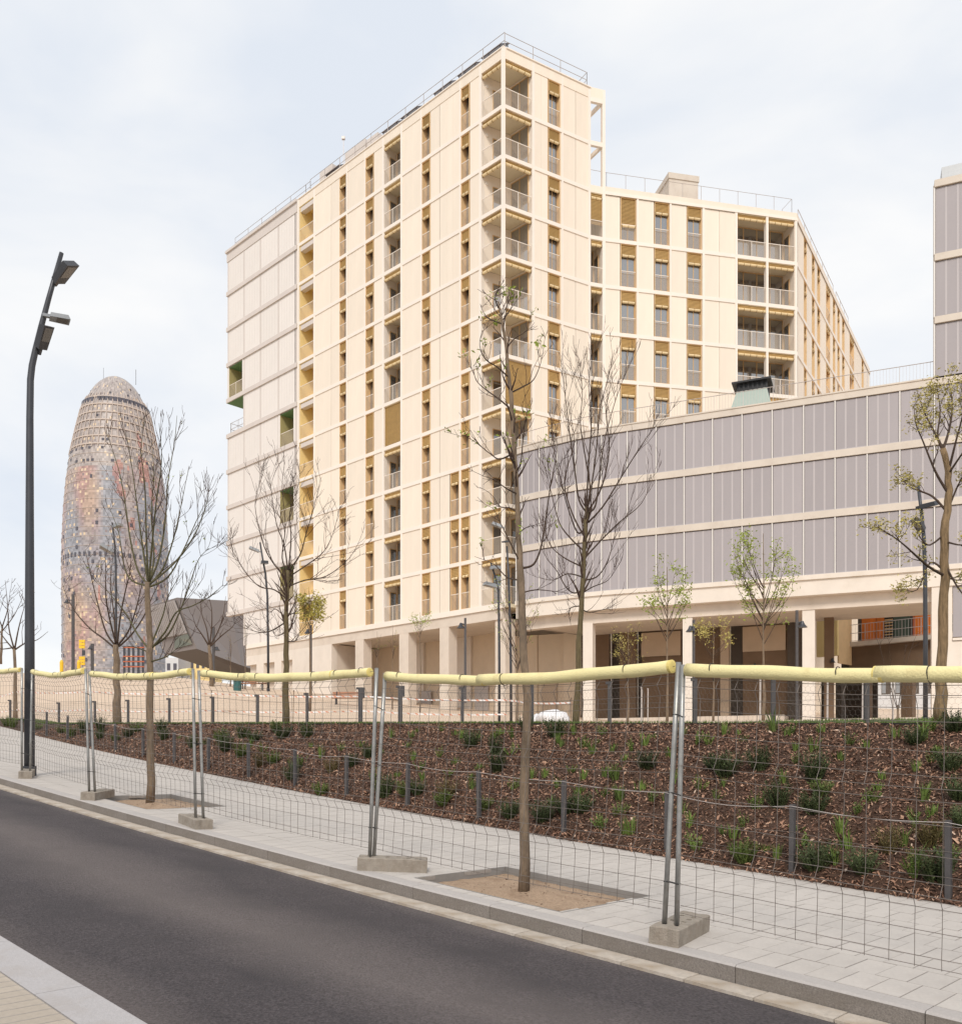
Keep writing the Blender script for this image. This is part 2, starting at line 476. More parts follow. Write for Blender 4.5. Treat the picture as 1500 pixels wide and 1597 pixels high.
# ================================================================== THE GROUND
def grid_mesh(name, rows, mats, uv=None, smooth=True):
    R, Cn = len(rows), len(rows[0])
    v = [tuple(p) for r in rows for p in r]
    f = [(i * Cn + j, i * Cn + j + 1, (i + 1) * Cn + j + 1, (i + 1) * Cn + j) for i in range(R - 1) for j in range(Cn - 1)]
    me = bpy.data.meshes.new(name)
    me.from_pydata(v, [], f)
    me.materials.append(MATS[mats])
    if uv:
        flat = [q for r in uv for q in r]
        L = me.uv_layers.new(name='UVMap')
        for lp in me.loops: L.data[lp.index].uv = flat[lp.vertex_index]
    if smooth: me.polygons.foreach_set('use_smooth', [True] * len(me.polygons))
    me.update()
    return me
def frange(a, b, st):
    k = max(1, int(round((b - a) / st)))
    return [a + (b - a) * i / k for i in range(k + 1)]
NK0 = -3.72                               # near kerb line
GUT = 0.21
KW = 0.16
S_ALL = frange(-26, 60, 1.0)
# far-reaching base sheet, well below everything
mb = MB(); mb.quad([(-4000, -4000, -6), (4000, -4000, -6), (4000, 4000, -6), (-4000, 4000, -6)])
tag(put(mb, 'ground', 'far_ground'), kind='structure')
rows, uvs = [], []
for s in S_ALL:
    ns = [NK0 - 0.02 + (n_k(s) - GUT + 0.03 - NK0 + 0.02) * j / 8 for j in range(9)]
    rows.append([sn(s, n, zp(s) - 0.125 - 0.03 * (abs(j - 4) / 4) ** 2 * 0.5) for j, n in enumerate(ns)][::-1])
    uvs.append([(s, j / 8) for j in range(9)][::-1])
tag(ob('road', grid_mesh('road', rows, 'asphalt', uvs)), kind='structure')
# --- gutter strip and kerb stones
def strip(name, matn, n0f, n1f, dz, s0=-26, s1=60):
    rows = [[sn(s, n1f(s), zp(s) + dz), sn(s, n0f(s), zp(s) + dz)] for s in frange(s0, s1, 1.0)]
    return tag(ob(name, grid_mesh(name, rows, matn)), kind='structure')
gutter = strip('gutter', 'joint', lambda s: n_k(s) - GUT, lambda s: n_k(s) + 0.05, -0.135)
def slab_piece(name, matn, parent, s0, s1, n0a, n1a, n0b, n1b, ztop, thick, bev=0.0, dzn=0.0):
    """a stone between s0 and s1; n range a at s0, b at s1; ztop(s) its top"""
    c = sn((s0 + s1) / 2, (n0a + n1b) / 2)
    mb = MB()
    def q(s, n, z): return sn(s, n, z) - c
    lo = [q(s0, n0a, ztop(s0) - thick), q(s1, n0b, ztop(s1) - thick), q(s1, n1b, ztop(s1) - thick), q(s0, n1a, ztop(s0) - thick)]
    if bev <= 0:
        hi = [q(s0, n0a, ztop(s0)), q(s1, n0b, ztop(s1)), q(s1, n1b, ztop(s1) + dzn), q(s0, n1a, ztop(s0) + dzn)]
        mb.hexa(lo[::-1] + hi[::-1])
    else:
        mid = [q(s0, n0a, ztop(s0) - bev), q(s1, n0b, ztop(s1) - bev), q(s1, n1b, ztop(s1)), q(s0, n1a, ztop(s0))]
        hi = [q(s0, n0a + bev, ztop(s0)), q(s1, n0b + bev, ztop(s1)), q(s1, n1b, ztop(s1) + 0.0005), q(s0, n1a, ztop(s0) + 0.0005)]
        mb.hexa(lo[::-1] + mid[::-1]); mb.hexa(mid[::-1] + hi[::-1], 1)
    return put(mb, name, matn, parent, M=T(*c))
s = -9.0
while s < 33:
    L = 0.5 + rnd.random() * 0.02
    slab_piece('gutter_slab', 'gutter', gutter, s + 0.004, s + L - 0.004, n_k(s) - GUT, n_k(s) - 0.01, n_k(s + L) - GUT, n_k(s + L) - 0.01,
               lambda q: zp(q) - 0.118 + rnd.uniform(-0.002, 0.002), 0.05)
    s += L
kerb = strip('kerb', 'joint', lambda s: n_k(s) + 0.02, lambda s: n_k(s) + KW, -0.012)
s = -9.0
while s < 34:
    L = rnd.choice((1.0, 1.2, 1.2, 1.3))
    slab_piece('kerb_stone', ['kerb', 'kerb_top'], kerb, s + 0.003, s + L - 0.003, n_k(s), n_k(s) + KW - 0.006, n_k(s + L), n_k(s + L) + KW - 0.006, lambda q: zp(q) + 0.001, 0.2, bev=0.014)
    s += L
# --- far pavement with tree pits
PITS = [(1.15, 3.02, 0.07, 1.37), (9.15, 11.05, 0.22, 1.52)]
def in_pit(s, n, m=0.0):
    return any(a - m < s < b + m and c - m < n < d + m for a, b, c, d in PITS)
sb = sorted(set(frange(-26, 60, 1.0) + [q for p in PITS for q in p[:2]]))
mb = MB()
for a, b in zip(sb[:-1], sb[1:]):
    m_ = (a + b) / 2
    segs = [(n_k(m_) + KW - 0.02, n_b(m_) + 0.12)]
    for p in PITS:
        if p[0] - 1e-6 <= m_ <= p[1] + 1e-6: segs = [(n_k(m_) + KW - 0.02, p[2]), (p[3], n_b(m_) + 0.12)]
    for c, d in segs:
        mb.quad([sn(a, d, zp(a) - 0.008), sn(b, d, zp(b) - 0.008), sn(b, c, zp(b) - 0.008), sn(a, c, zp(a) - 0.008)][::-1])
pavement = tag(put(mb, 'pavement', 'joint'), kind='structure')
def frame_at(s, n):
    c = sn(s, n); d = 0.05
    e1 = (sn(s + d, n) - sn(s - d, n)).normalized()
    e2 = Vector((UN.x, UN.y, 0)); e2 = (e2 - e1 * e1.dot(e2)).normalized()
    e3 = e2.cross(e1); e3 = e3 if e3.z > 0 else -e3
    M = Matrix(((e2.x, e1.x, e3.x, c.x), (e2.y, e1.y, e3.y, c.y), (e2.z, e1.z, e3.z, c.z), (0, 0, 0, 1)))
    return M
PL, PW = 0.40, 0.20
def paver_mesh(l, w, matn, g=0.0015):
    mb = MB(); a, b, e = l / 2 - 0.003, w / 2 - g, 0.002
    lo = [(-a, -b, -0.04), (a, -b, -0.04), (a, b, -0.04), (-a, b, -0.04)]
    mi = [(-a, -b, -e), (a, -b, -e), (a, b, -e), (-a, b, -e)]
    hi = [(-a + e, -b + e, 0), (a - e, -b + e, 0), (a - e, b - e, 0), (-a + e, b - e, 0)]
    mb.v += lo + mi + hi
    for k in (0, 4):
        for i in range(4):
            j = (i + 1) % 4
            mb.f.append((k + i, k + j, k + 4 + j, k + 4 + i)); mb.mi.append(1)
    mb.f.append((8, 9, 10, 11)); mb.mi.append(0)
    return mb.mesh('paver', [matn, 'joint'])
cells = []
for r in range(12):
    k = 0
    s = -9.0 + (0.1 if r % 2 else 0.0)
    while s < 34:
        sc = s + PW / 2; nc = n_k(sc) + KW + PL * (r + 0.5)
        if nc - PL / 2 < n_b(sc) + 0.02 and not in_pit(sc, nc, 0.03) and not in_pit(sc, nc - 0.17, 0.03) and not in_pit(sc, nc + 0.17, 0.03):
            cells.append((sc, nc))
        s += PW
def vis(s, n):
    p = sn(s, n)
    if p.y < 1: return False
    x, y = CX + FPX * p.x / p.y, HY - FPX * p.z / p.y
    return -30 < x < 1530 and y < 1630
cells.sort(key=lambda c: (not vis(*c), sn(*c).y))
pm = paver_mesh(PL, PW, 'paver')
for c in cells[:298]:
    M = frame_at(*c); M.translation.z += rnd.uniform(-0.0015, 0.0015)
    ob('paver', pm, pavement, M)
mb = MB()
for c in cells[298:]:
    M = frame_at(*c); M.translation.z += rnd.uniform(-0.0015, 0.0015)
    k = len(mb.v)
    for v in pm.vertices: mb.v.append(tuple(M @ v.co))
    for p in pm.polygons:
        mb.f.append(tuple(k + i for i in p.vertices)); mb.mi.append(p.material_index)
tag(put(mb, 'paving', ['paver', 'joint'], pavement), kind='stuff')
# cut slabs filling the strips beside the pits
for (a, b, c, d) in PITS:
    for s0 in frange(a - 0.2, b + 0.2, 0.2)[:-1]:
        sc = s0 + 0.1
        inner = [q for q in cells if abs(q[0] - sc) < 0.11]
        # front strip between kerb and pit
        nf0, nf1 = n_k(sc) + KW + 0.004, c - 0.004
        if nf1 - nf0 > 0.03 and a < sc < b:
            slab_piece('paver', 'paver', pavement, s0 + 0.003, s0 + 0.197, nf0, nf1, nf0, nf1, lambda q: zp(q), 0.04)
        if a < sc < b:
            top = [q[1] - PL / 2 for q in inner if q[1] > d]
            nb1 = min(top) - 0.004 if top else d + 0.2
            if nb1 - d > 0.03:
                slab_piece('paver', 'paver', pavement, s0 + 0.003, s0 + 0.197, d + 0.004, nb1, d + 0.004, nb1, lambda q: zp(q), 0.04)
    for sa, sb_ in ((a - 0.32, a), (b, b + 0.32)):        # ends
        for r in range(9):
            n0 = n_k(a) + KW + PL * r; n1 = n0 + PL
            if n1 < c + 0.02 or n0 > d - 0.02: continue
            row = [q for q in cells if abs(q[1] - (n_k(q[0]) + KW + PL * (r + 0.5))) < 0.05]
            if sa < a - 0.1:
                e = [q[0] + PW / 2 for q in row if q[0] < a]; lo_ = max(e) if e else a - 0.2; hi_ = a
            else:
                e = [q[0] - PW / 2 for q in row if q[0] > b]; hi_ = min(e) if e else b + 0.2; lo_ = b
            if hi_ - lo_ > 0.02:
                slab_piece('paver', 'paver', pavement, lo_ + 0.003, hi_ - 0.003, max(n0, n_k(a) + KW) + 0.003, n1 - 0.003, max(n0, n_k(a) + KW) + 0.003, n1 - 0.003, lambda q: zp(q), 0.04)
PITLAB = ['sandy tree pit around the slender trunk with fresh leaves', 'sandy tree pit around the bare forked young tree']
for pi_, (a, b, c, d) in enumerate(PITS):
    rows = []
    rr = random.Random(pi_)
    for s in frange(a + 0.01, b - 0.01, 0.06):
        rows.append([sn(s, n, zp(s) - 0.075 + rr.uniform(-0.006, 0.006) + 0.055 * math.exp(-(((s - (a + b) / 2) ** 2 + (n - (c + d) / 2) ** 2) / 0.10))) for n in frange(c + 0.01, d - 0.01, 0.06)][::-1])
    pit = tag(ob('tree_pit', grid_mesh('tree_pit', rows, 'sand')), kind='structure')
    for (s0, s1, n0, n1) in ((a, b, d - 0.012, d), (a, b, c, c + 0.012), (a, a + 0.012, c + 0.012, d - 0.012), (b - 0.012, b, c + 0.012, d - 0.012)):
        slab_piece('edging', 'steel_edge', pit, s0, s1, n0, n1, n0, n1, lambda q: zp(q) + 0.002, 0.16)
    mb = MB()
    for k in range(260):
        s, n = rr.uniform(a + .04, b - .04), rr.uniform(c + .04, d - .04)
        r = rr.choice((.006, .008, .012, .02)) * rr.uniform(.5, 1)
        z = zp(s) - 0.07 + 0.055 * math.exp(-(((s - (a + b) / 2) ** 2 + (n - (c + d) / 2) ** 2) / 0.10))
        p = sn(s, n, z)
        q = [p + Vector((rr.uniform(-1, 1), rr.uniform(-1, 1), rr.uniform(-.3, .6))) * r for _ in range(4)]
        k0 = len(mb.v); mb.v += [tuple(x) for x in q]
        for t_ in ((0, 1, 2), (0, 2, 3), (0, 3, 1), (1, 3, 2)): mb.f.append(tuple(k0 + i for i in t_)); mb.mi.append(0)
    tag(put(mb, 'clods', 'pebble', pit), kind='stuff')
# --- near pavement: kerb stones and pavers
rows = [[sn(s, NK0 - 0.02, zp(s) - 0.02), sn(s, NK0 - 14, zp(s) - 0.02)] for s in S_ALL]
near = tag(ob('near_pavement', grid_mesh('near_pavement', rows, 'joint')), kind='structure')
KN = 0.26
s = -3.0 - 0.45
while s < 14:
    L = 1.22
    slab_piece('kerb_stone', 'kerb_near', near, s + 0.003, s + L - 0.003, NK0 - KN + 0.004, NK0, NK0 - KN + 0.004, NK0, lambda q: zp(q) + 0.001, 0.2)
    s += L
mb = MB()
for s0 in frange(-4, 14, 1.0)[:-1]:       # dusty mortar line at the foot of the near kerb
    mb.quad([sn(s0, NK0 + 0.035, zp(s0) - 0.118), sn(s0 + 1, NK0 + 0.035, zp(s0 + 1) - 0.118), sn(s0 + 1, NK0 - 0.0, zp(s0 + 1) + 0.0005), sn(s0, NK0, zp(s0) + 0.0005)])
put(mb, 'kerb_mortar', 'gutter', near)
pmn = paver_mesh(0.60, 0.10, 'paver_near', 0.003)
for r in range(3):
    s = -1.6 + 0.05 * (r % 2)
    while s < 8:
        nc = NK0 - KN - 0.60 * (r + 0.5)
        p = sn(s, nc)
        if p.y > 2.5: ob('paver', pmn, near, frame_at(s, nc))
        s += 0.10
# --- mulch bank
from mathutils import noise as mnoise
def bz(s, n):
    p = sn(s, n, 0)
    return bank_z(s, n) + 0.035 * mnoise.noise((p.x * 1.7, p.y * 1.7, 0.3)) + 0.015 * mnoise.noise((p.x * 6, p.y * 6, 1.3))
rows = []
for s in frange(-14, 44, 0.25):
    a, b = n_b(s) - 0.03, n_t(s) + 0.02
    rows.append([sn(s, a + (b - a) * j / 22, bz(s, a + (b - a) * j / 22) if j else zp(s) - 0.03) for j in range(23)][::-1])
bank = tag(ob('mulch_bank', grid_mesh('mulch_bank', rows, 'mulch')), kind='structure')
def bank_hit(x, y):
    for k in range(700):
        d = 6.5 + k * 0.04
        p = px(x, y, d); s, n = to_sn(p.x, p.y)
        if n >= n_b(s) - 0.02 and (p.z <= bz(s, n) or n > n_t(s)): return s, n, d
    return None
def chip_cloud():
    rs = np.random.RandomState(3)
    N = 125000
    cand = []
    S = rs.uniform(-3.5, 27, N * 2); keep = rs.rand(N * 2) < np.clip(1.25 - S / 22.0, 0.22, 1.0)
    S = S[keep][:N]; Nn = len(S)
    u = rs.rand(Nn)
    nb = 3.57 + 0.04 * S; ntp = 7.5 - 0.05 * np.maximum(S, 0)
    n = nb - 0.06 + (ntp - nb + 0.06) * u
    X = A0.x + US.x * S + UN.x * n; Y = A0.y + US.y * S + UN.y * n
    Z = np.array([bz(a, b) for a, b in zip(S.tolist(), n.tolist())])
    ang = rs.uniform(0, 2 * np.pi, Nn); L = rs.gamma(3.0, 0.0108, Nn) + 0.013; Wd = L * rs.uniform(0.14, 0.4, Nn)
    L = np.minimum(L, 0.13)
    tilt = rs.normal(0, 0.42, Nn) + 0.25; roll = rs.normal(0, 0.5, Nn)
    dirx = np.stack([np.cos(ang) * np.cos(tilt), np.sin(ang) * np.cos(tilt), np.sin(tilt)], 1)
    perp = np.stack([-np.sin(ang) * np.cos(roll), np.cos(ang) * np.cos(roll), np.sin(roll)], 1)
    C = np.stack([X, Y, Z + rs.uniform(0.0, 0.02, Nn)], 1)
    up = np.cross(dirx, perp)
    a = C - dirx * L[:, None] * .5 - perp * Wd[:, None] * .35
    b = C - dirx * L[:, None] * .5 + perp * Wd[:, None] * .35
    c = C + perp * Wd[:, None] * .5 + up * (Wd * .45)[:, None]
    d = C - perp * Wd[:, None] * .5 + up * (Wd * .45)[:, None]
    e = C + dirx * L[:, None] * .5
    V = np.stack([a, b, c, d, e], 1).reshape(-1, 3)
    base = np.arange(Nn) * 5
    q = np.stack([base, base + 1, base + 2, base + 3], 1)
    t = np.stack([base + 3, base + 2, base + 4], 1)
    me = bpy.data.meshes.new('bark_chips')
    me.vertices.add(len(V)); me.vertices.foreach_set('co', V.ravel())
    nl = Nn * 7
    me.loops.add(nl)
    loops = np.concatenate([q, t], 1).ravel()
    me.loops.foreach_set('vertex_index', loops)
    st = np.stack([np.arange(Nn) * 7, np.arange(Nn) * 7 + 4], 1).ravel()
    me.polygons.add(Nn * 2)
    me.polygons.foreach_set('loop_start', st)
    me.update(calc_edges=True)
    at = me.attributes.new('tone', 'FLOAT', 'POINT')
    at.data.foreach_set('value', np.repeat(np.clip(rs.beta(1.7, 2.6, Nn) + (rs.rand(Nn) < 0.05) * 0.4, 0, 1), 5).astype(np.float32))
    me.materials.append(MATS['chips'])
    return me
tag(ob('bark_chips', chip_cloud(), bank), kind='stuff')
# stray chips on the pavement's edge come with the cloud; black edging along the top
mb = MB()
for s0 in frange(-14, 44, 0.8)[:-1]:
    s1 = s0 + 0.8
    for n0, n1 in ((0.02, 0.05),):
        lo = [sn(s0, n_t(s0) + n0, z_t(s0) - .15), sn(s1, n_t(s1) + n0, z_t(s1) - .15), sn(s1, n_t(s1) + n1, z_t(s1) - .15), sn(s0, n_t(s0) + n1, z_t(s0) - .15)]
        hi = [Vector((q.x, q.y, q.z + .175)) for q in lo]
        mb.hexa(lo[::-1] + hi[::-1])
put(mb, 'black_edging', 'soil_edge', bank)
# --- plaza sheet (runs to the horizon) and lawn strip
def nonuni(a, b, st, grow, far):
    out = [a]; step = st
    while out[-1] < b: out.append(out[-1] + st)
    while out[-1] < far:
        step *= grow; out.append(out[-1] + step)
    return out
ss = [-q for q in nonuni(0, 60, 2.0, 1.5, 1500)][1:][::-1] + nonuni(0, 90, 2.0, 1.5, 2500)
nn = nonuni(0.05, 100, 2.0, 1.5, 3000)
rows = []
for s in ss:
    r = []
    for n in nn:
        p = sn(s, n_t(s) + n, 0); r.append((p.x, p.y, plaza_z(p.x, p.y)))
    rows.append(r[::-1])
tag(ob('plaza', grid_mesh('plaza', rows, 'plaza')), kind='structure')
def lawn_w(s): return 0.85 + 9.0 * min(max((7 - s) / 4.5, 0), 1)
rows = []
for s in frange(-14, 44, 0.5):
    w = lawn_w(s)
    rows.append([(lambda p: (p.x, p.y, plaza_z(p.x, p.y) + 0.02))(sn(s, n_t(s) + 0.05 + w * j / 10, 0)) for j in range(11)][::-1])
lawn = tag(ob('lawn', grid_mesh('lawn', rows, 'grass')), kind='structure')
mb = MB(); rr = random.Random(5)
for k in range(22000):
    s = rr.uniform(-3, 34); w = lawn_w(s)
    n = n_t(s) + 0.06 + w * rr.random() ** 1.6
    p = sn(s, n, 0); z = plaza_z(p.x, p.y) + 0.015
    h = rr.uniform(0.03, 0.075); a = rr.uniform(0, 6.28); wd = 0.006 + 0.0003 * p.y
    dx, dy = math.cos(a) * wd, math.sin(a) * wd
    mb.quad([(p.x - dx, p.y - dy, z), (p.x + dx, p.y + dy, z), (p.x + rr.uniform(-.02, .02), p.y + rr.uniform(-.02, .02), z + h)])
tag(put(mb, 'grass_blades', 'tuft_green', lawn), kind='stuff')
# ================================================================== FACADE FRAMES
class Face:
    """a facade plane, left to right seen from outside: a along it, d inward, z up"""
    def __init__(s, p0, p1):
        s.p = Vector(p0); q = Vector(p1) - s.p
        s.L = q.length; s.e = q.normalized(); s.i = Vector((-s.e.y, s.e.x))
    def a(s, x):                           # where the sight line through picture column x meets the plane
        u = (x - CX) / FPX
        return (u * s.p.y - s.p.x) / (s.e.x - u * s.e.y)
    def M(s, a, d=0, z=0):
        p = s.p + s.e * a + s.i * d
        return Matrix(((s.e.x, s.i.x, 0, p.x), (s.e.y, s.i.y, 0, p.y), (0, 0, 1, z), (0, 0, 0, 1)))
    def pt(s, a, d=0, z=0):
        p = s.p + s.e * a + s.i * d
        return Vector((p.x, p.y, z))
C0 = Vector((1.38, 55.2))
FLd = Vector((-0.722, 0.692)).normalized()
FL = Face(C0 + FLd * 32.2, C0)
FR = Face(C0, (7.05, 58.5))
FS = Face((7.05, 58.5), (8.03, 58.8))
FW = Face((8.03, 58.8), (21.7, 61.7))
FX = Face((21.7, 61.7), (21.7 + .537 * 29, 61.7 + .843 * 29))
FH = 3.07
ZF = [9.62 + FH * k for k in range(12)]
BAND = 0.24
MC = {}
def cached(key, fn):
    if key not in MC: MC[key] = fn()
    return MC[key]
def rk(v): return round(v, 2)
def box_mesh(w, d, h, matn, x0=0.0):
    return cached(('box', rk(w), rk(d), rk(h), matn), lambda: MB().box((0, 0, 0), (w, d, h)).mesh('panel', matn))
def panel_mesh(w, h, matn, seams):
    """cladding panel: a shallow tray with recessed vertical seams"""
    def mk():
        mb = MB(); k = seams + 1; g = 0.010
        for i in range(k):
            a, b = w * i / k, w * (i + 1) / k
            mb.box((a + (g / 2 if i else 0), 0, 0), (b - (g / 2 if i < k - 1 else 0), 0.06, h))
        mb.box((0, 0.012, 0.0), (w, 0.07, h))
        return mb.mesh('panel', matn)
    return cached(('pan', rk(w), rk(h), matn, seams), mk)
def reveal_mesh(w, h, d, matn, floor=None, ceil=None, back=None, th=0.035):
    """open-fronted recess lined with thin boards"""
    def mk():
        mb = MB(); ms = [matn, floor or matn, ceil or matn, back or matn]
        mb.box((0, 0, 0), (th, d, h), 0); mb.box((w - th, 0, 0), (w, d, h), 0)
        mb.box((th, 0, 0), (w - th, d, th), 1); mb.box((th, 0, h - th), (w - th, d, h), 2)
        mb.box((0, d, 0), (w, d + th, h), 3)
        return mb.mesh('reveal', ms)
    return cached(('rev', rk(w), rk(h), rk(d), matn, floor, ceil, back), mk)
def blind_mesh(w, h):
    def mk():
        mb = MB(); n = max(2, int(h / 0.085))
        for i in range(n):
            z0 = h * i / n
            k = len(mb.v); hh = h / n
            mb.v += [(0, 0.0, z0), (w, 0.0, z0), (w, 0.03, z0 + hh * .98), (0, 0.03, z0 + hh * .98), (0, 0.045, z0 + hh), (w, 0.045, z0 + hh)]
            mb.f += [(k, k + 1, k + 2, k + 3), (k + 3, k + 2, k + 5, k + 4)]; mb.mi += [0, 0]
        mb.box((0, 0.05, 0), (w, 0.06, h))
        return mb.mesh('blind', 'blind')
    return cached(('bl', rk(w), rk(h)), mk)
def roll_mesh(w):
    def mk():
        mb = MB(); mb.tube([(0.01, 0, 0), (w - 0.01, 0, 0)], 0.085, 8)
        n = max(2, int(round(w / 0.45)))
        for i in range(n + 1):
            x = 0.03 + (w - 0.06) * i / n
            mb.tube([(x - .02, 0, 0), (x + .02, 0, 0)], 0.095, 8, 1)
        return mb.mesh('rolled_blind', ['blind_roll', 'strap'])
    return cached(('roll', rk(w)), mk)
def rail_mesh(w, h=1.05):
    def mk():
        mb = MB()
        mb.quad([(0, 0, 0.04), (w, 0, 0.04), (w, 0, h - 0.03), (0, 0, h - 0.03)], 1)
        mb.box((0, -0.012, h - 0.035), (w, 0.024, h), 0)
        n = max(1, int(round(w / 1.2)))
        for i in range(1, n):
            mb.box((w * i / n - .018, -0.012, 0.02), (w * i / n + .018, -0.001, h - 0.036), 0)
        return mb.mesh('railing', ['cream_trim', 'perforated'])
    return cached(('rail', rk(w), rk(h)), mk)
def sash_mesh(w, h, leaves, matn='wood_frame', t=0.045):
    def mk():
        mb = MB()
        mb.box((0, 0, 0), (w, 0.05, t)); mb.box((0, 0, h - t), (w, 0.05, h))
        for i in range(leaves + 1):
            x = w * i / leaves
            a = min(max(x - t / 2, 0), w - t)
            mb.box((a, -0.003, t), (a + t, 0.05, h - t))
        return mb.mesh('frame', matn)
    return cached(('sash', rk(w), rk(h), leaves, matn), mk)
def pane_mesh(w, h, matn='glass'):
    return cached(('pane', rk(w), rk(h), matn), lambda: MB().box((0, 0, 0), (w, 0.012, h)).mesh('pane', matn))
def glazing(face, parent, a0, a1, d, z, h, leaves, M=None, name='window_door'):
    """framed glazing; each leaf's pane is a piece of its own"""
    w = a1 - a0
    M = M or face.M(a0, d, z)
    fr = ob('frame', sash_mesh(w, h, leaves), parent, M)
    for i in range(leaves):
        ww = w / leaves - 0.06
        ob('pane', pane_mesh(ww, h - 0.12), parent, M @ T(w * i / leaves + 0.03, 0.02, 0.06))
    return fr
def window(face, root, a0, a1, z, h, cover=0.24, leaves=2, depth=0.46, railing=True, glass='glass'):
    w = a1 - a0
    win = ob('window', reveal_mesh(w, h, depth, 'tan'), root, face.M(a0, 0.0, z))
    gw = w - 0.08
    ob('frame', sash_mesh(gw, h - 0.12, leaves), win, face.M(a0 + 0.04, depth - 0.06, z + 0.06))
    for i in range(leaves):
        ob('pane', pane_mesh(gw / leaves - 0.03, h - 0.2, glass), win, face.M(a0 + 0.04 + gw * i / leaves + 0.015, depth - 0.04, z + 0.1))
    bh = h * cover
    ob('blind', blind_mesh(w - 0.08, bh), win, face.M(a0 + 0.04, 0.05, z + h - bh - 0.01))
    if cover < 0.85:
        ob('rolled_blind', roll_mesh(w - 0.1), win, face.M(a0 + 0.05, 0.06, z + h - bh - 0.06))
    if railing: ob('railing', rail_mesh(w - 0.08), win, face.M(a0 + 0.04, 0.02, z + 0.02))
    return win
def loggia(face, root, a0, a1, z, h, depth=1.6, wallm='cream', ceil='soffit', closed=False, glass_wall='left', leaves=3, back=None, railing=True, blind=True, floor='concrete_light'):
    w = a1 - a0
    b = ob('balcony', reveal_mesh(w, h, depth, wallm, floor, ceil, back), root, face.M(a0, 0.0, z))
    if glass_wall in ('left', 'right'):
        # a glazed door in the side wall the street can see, and glazing at the back
        dw = depth * 0.5
        if glass_wall == 'left':
            Md = face.M(a0 + 0.065, depth * 0.42, z + 0.1) @ Matrix.Rotation(math.radians(90), 4, 'Z') @ T(0, -0.05, 0)
        else:
            Md = face.M(a1 - 0.065, depth * 0.42 + dw, z + 0.1) @ Matrix.Rotation(math.radians(-90), 4, 'Z') @ T(0, -0.05, 0)
        ob('door_frame', sash_mesh(dw, h * 0.74, 1), b, Md)
        ob('pane', pane_mesh(dw - 0.1, h * 0.74 - 0.12), b, Md @ T(0.05, -0.0, 0.06))
        fr = ob('frame', sash_mesh(w - 0.3, h * 0.93, leaves), b, face.M(a0 + 0.15, depth - 0.06, z + 0.08))
        for i in range(leaves):
            ww = (w - 0.3) / leaves
            ob('pane', pane_mesh(ww - 0.06, h * 0.93 - 0.12), b, face.M(a0 + 0.18 + ww * i, depth - 0.03, z + 0.14))
    if closed:
        ob('blind', blind_mesh(w - 0.1, h - 0.08), b, face.M(a0 + 0.05, 0.06, z + 0.04))
    elif blind:
        ob('blind', blind_mesh(w - 0.1, 0.2), b, face.M(a0 + 0.05, 0.05, z + h - 0.24))
        ob('rolled_blind', roll_mesh(w - 0.1), b, face.M(a0 + 0.05, 0.07, z + h - 0.32))
    if railing and not closed: ob('railing', rail_mesh(w - 0.06), b, face.M(a0 + 0.03, 0.02, z + 0.02))
    return b
def panel(face, root, a0, a1, z, h, matn='cream', seams=0, d=0.0, name='panel'):
    return ob(name, panel_mesh(a1 - a0 - 0.03, h, matn, seams), root, face.M(a0 + 0.015, d + 0.01, z))
def band(face, root, a0, a1, z0, z1, matn='cream_trim', proud=0.04, th=0.5, name='slab_band', ext=0.0):
    return ob(name, box_mesh(a1 - a0 + ext, th, z1 - z0, matn), root, face.M(a0, -proud, z0))
def post_v(face, root, a, z0, z1, w=0.16, matn='cream_trim', proud=0.045, th=0.3, name='pilaster'):
    return ob(name, box_mesh(w, th, z1 - z0, matn), root, face.M(a - w / 2, -proud, z0))
def rail_run(root, pts, z, h, step=1.9, matn='steel_rail', mid=True, r=0.022, balusters=None):
    mb = MB()
    for p, q in zip(pts[:-1], pts[1:]):
        p, q = Vector(p), Vector(q); L = (q - p).length; n = max(1, int(round(L / step)))
        zz = [h] + ([h * 0.5] if mid else [])
        for hz in zz: mb.tube([(p.x, p.y, z + hz), (q.x, q.y, z + hz)], r, 4)
        for i in range(n + 1):
            c = p.lerp(q, i / n); mb.tube([(c.x, c.y, z - 0.05), (c.x, c.y, z + h)], r, 4)
        if balusters:
            nb = int(L / balusters)
            for i in range(nb):
                c = p.lerp(q, (i + .5) / nb); mb.tube([(c.x, c.y, z + 0.02), (c.x, c.y, z + h)], r * 0.4, 3)
            mb.tube([(p.x, p.y, z + .06), (q.x, q.y, z + .06)], r * .7, 4)
    return put(mb, 'roof_railing', matn, root)
# ================================================================== THE CREAM TOWER
TW = thing('apartment_tower', 'tall cream panelled apartment building with corner balconies and ochre roller blinds', 'building', (C0.x, C0.y, 3.0))
HO = FH - BAND
ZTOP = 43.9
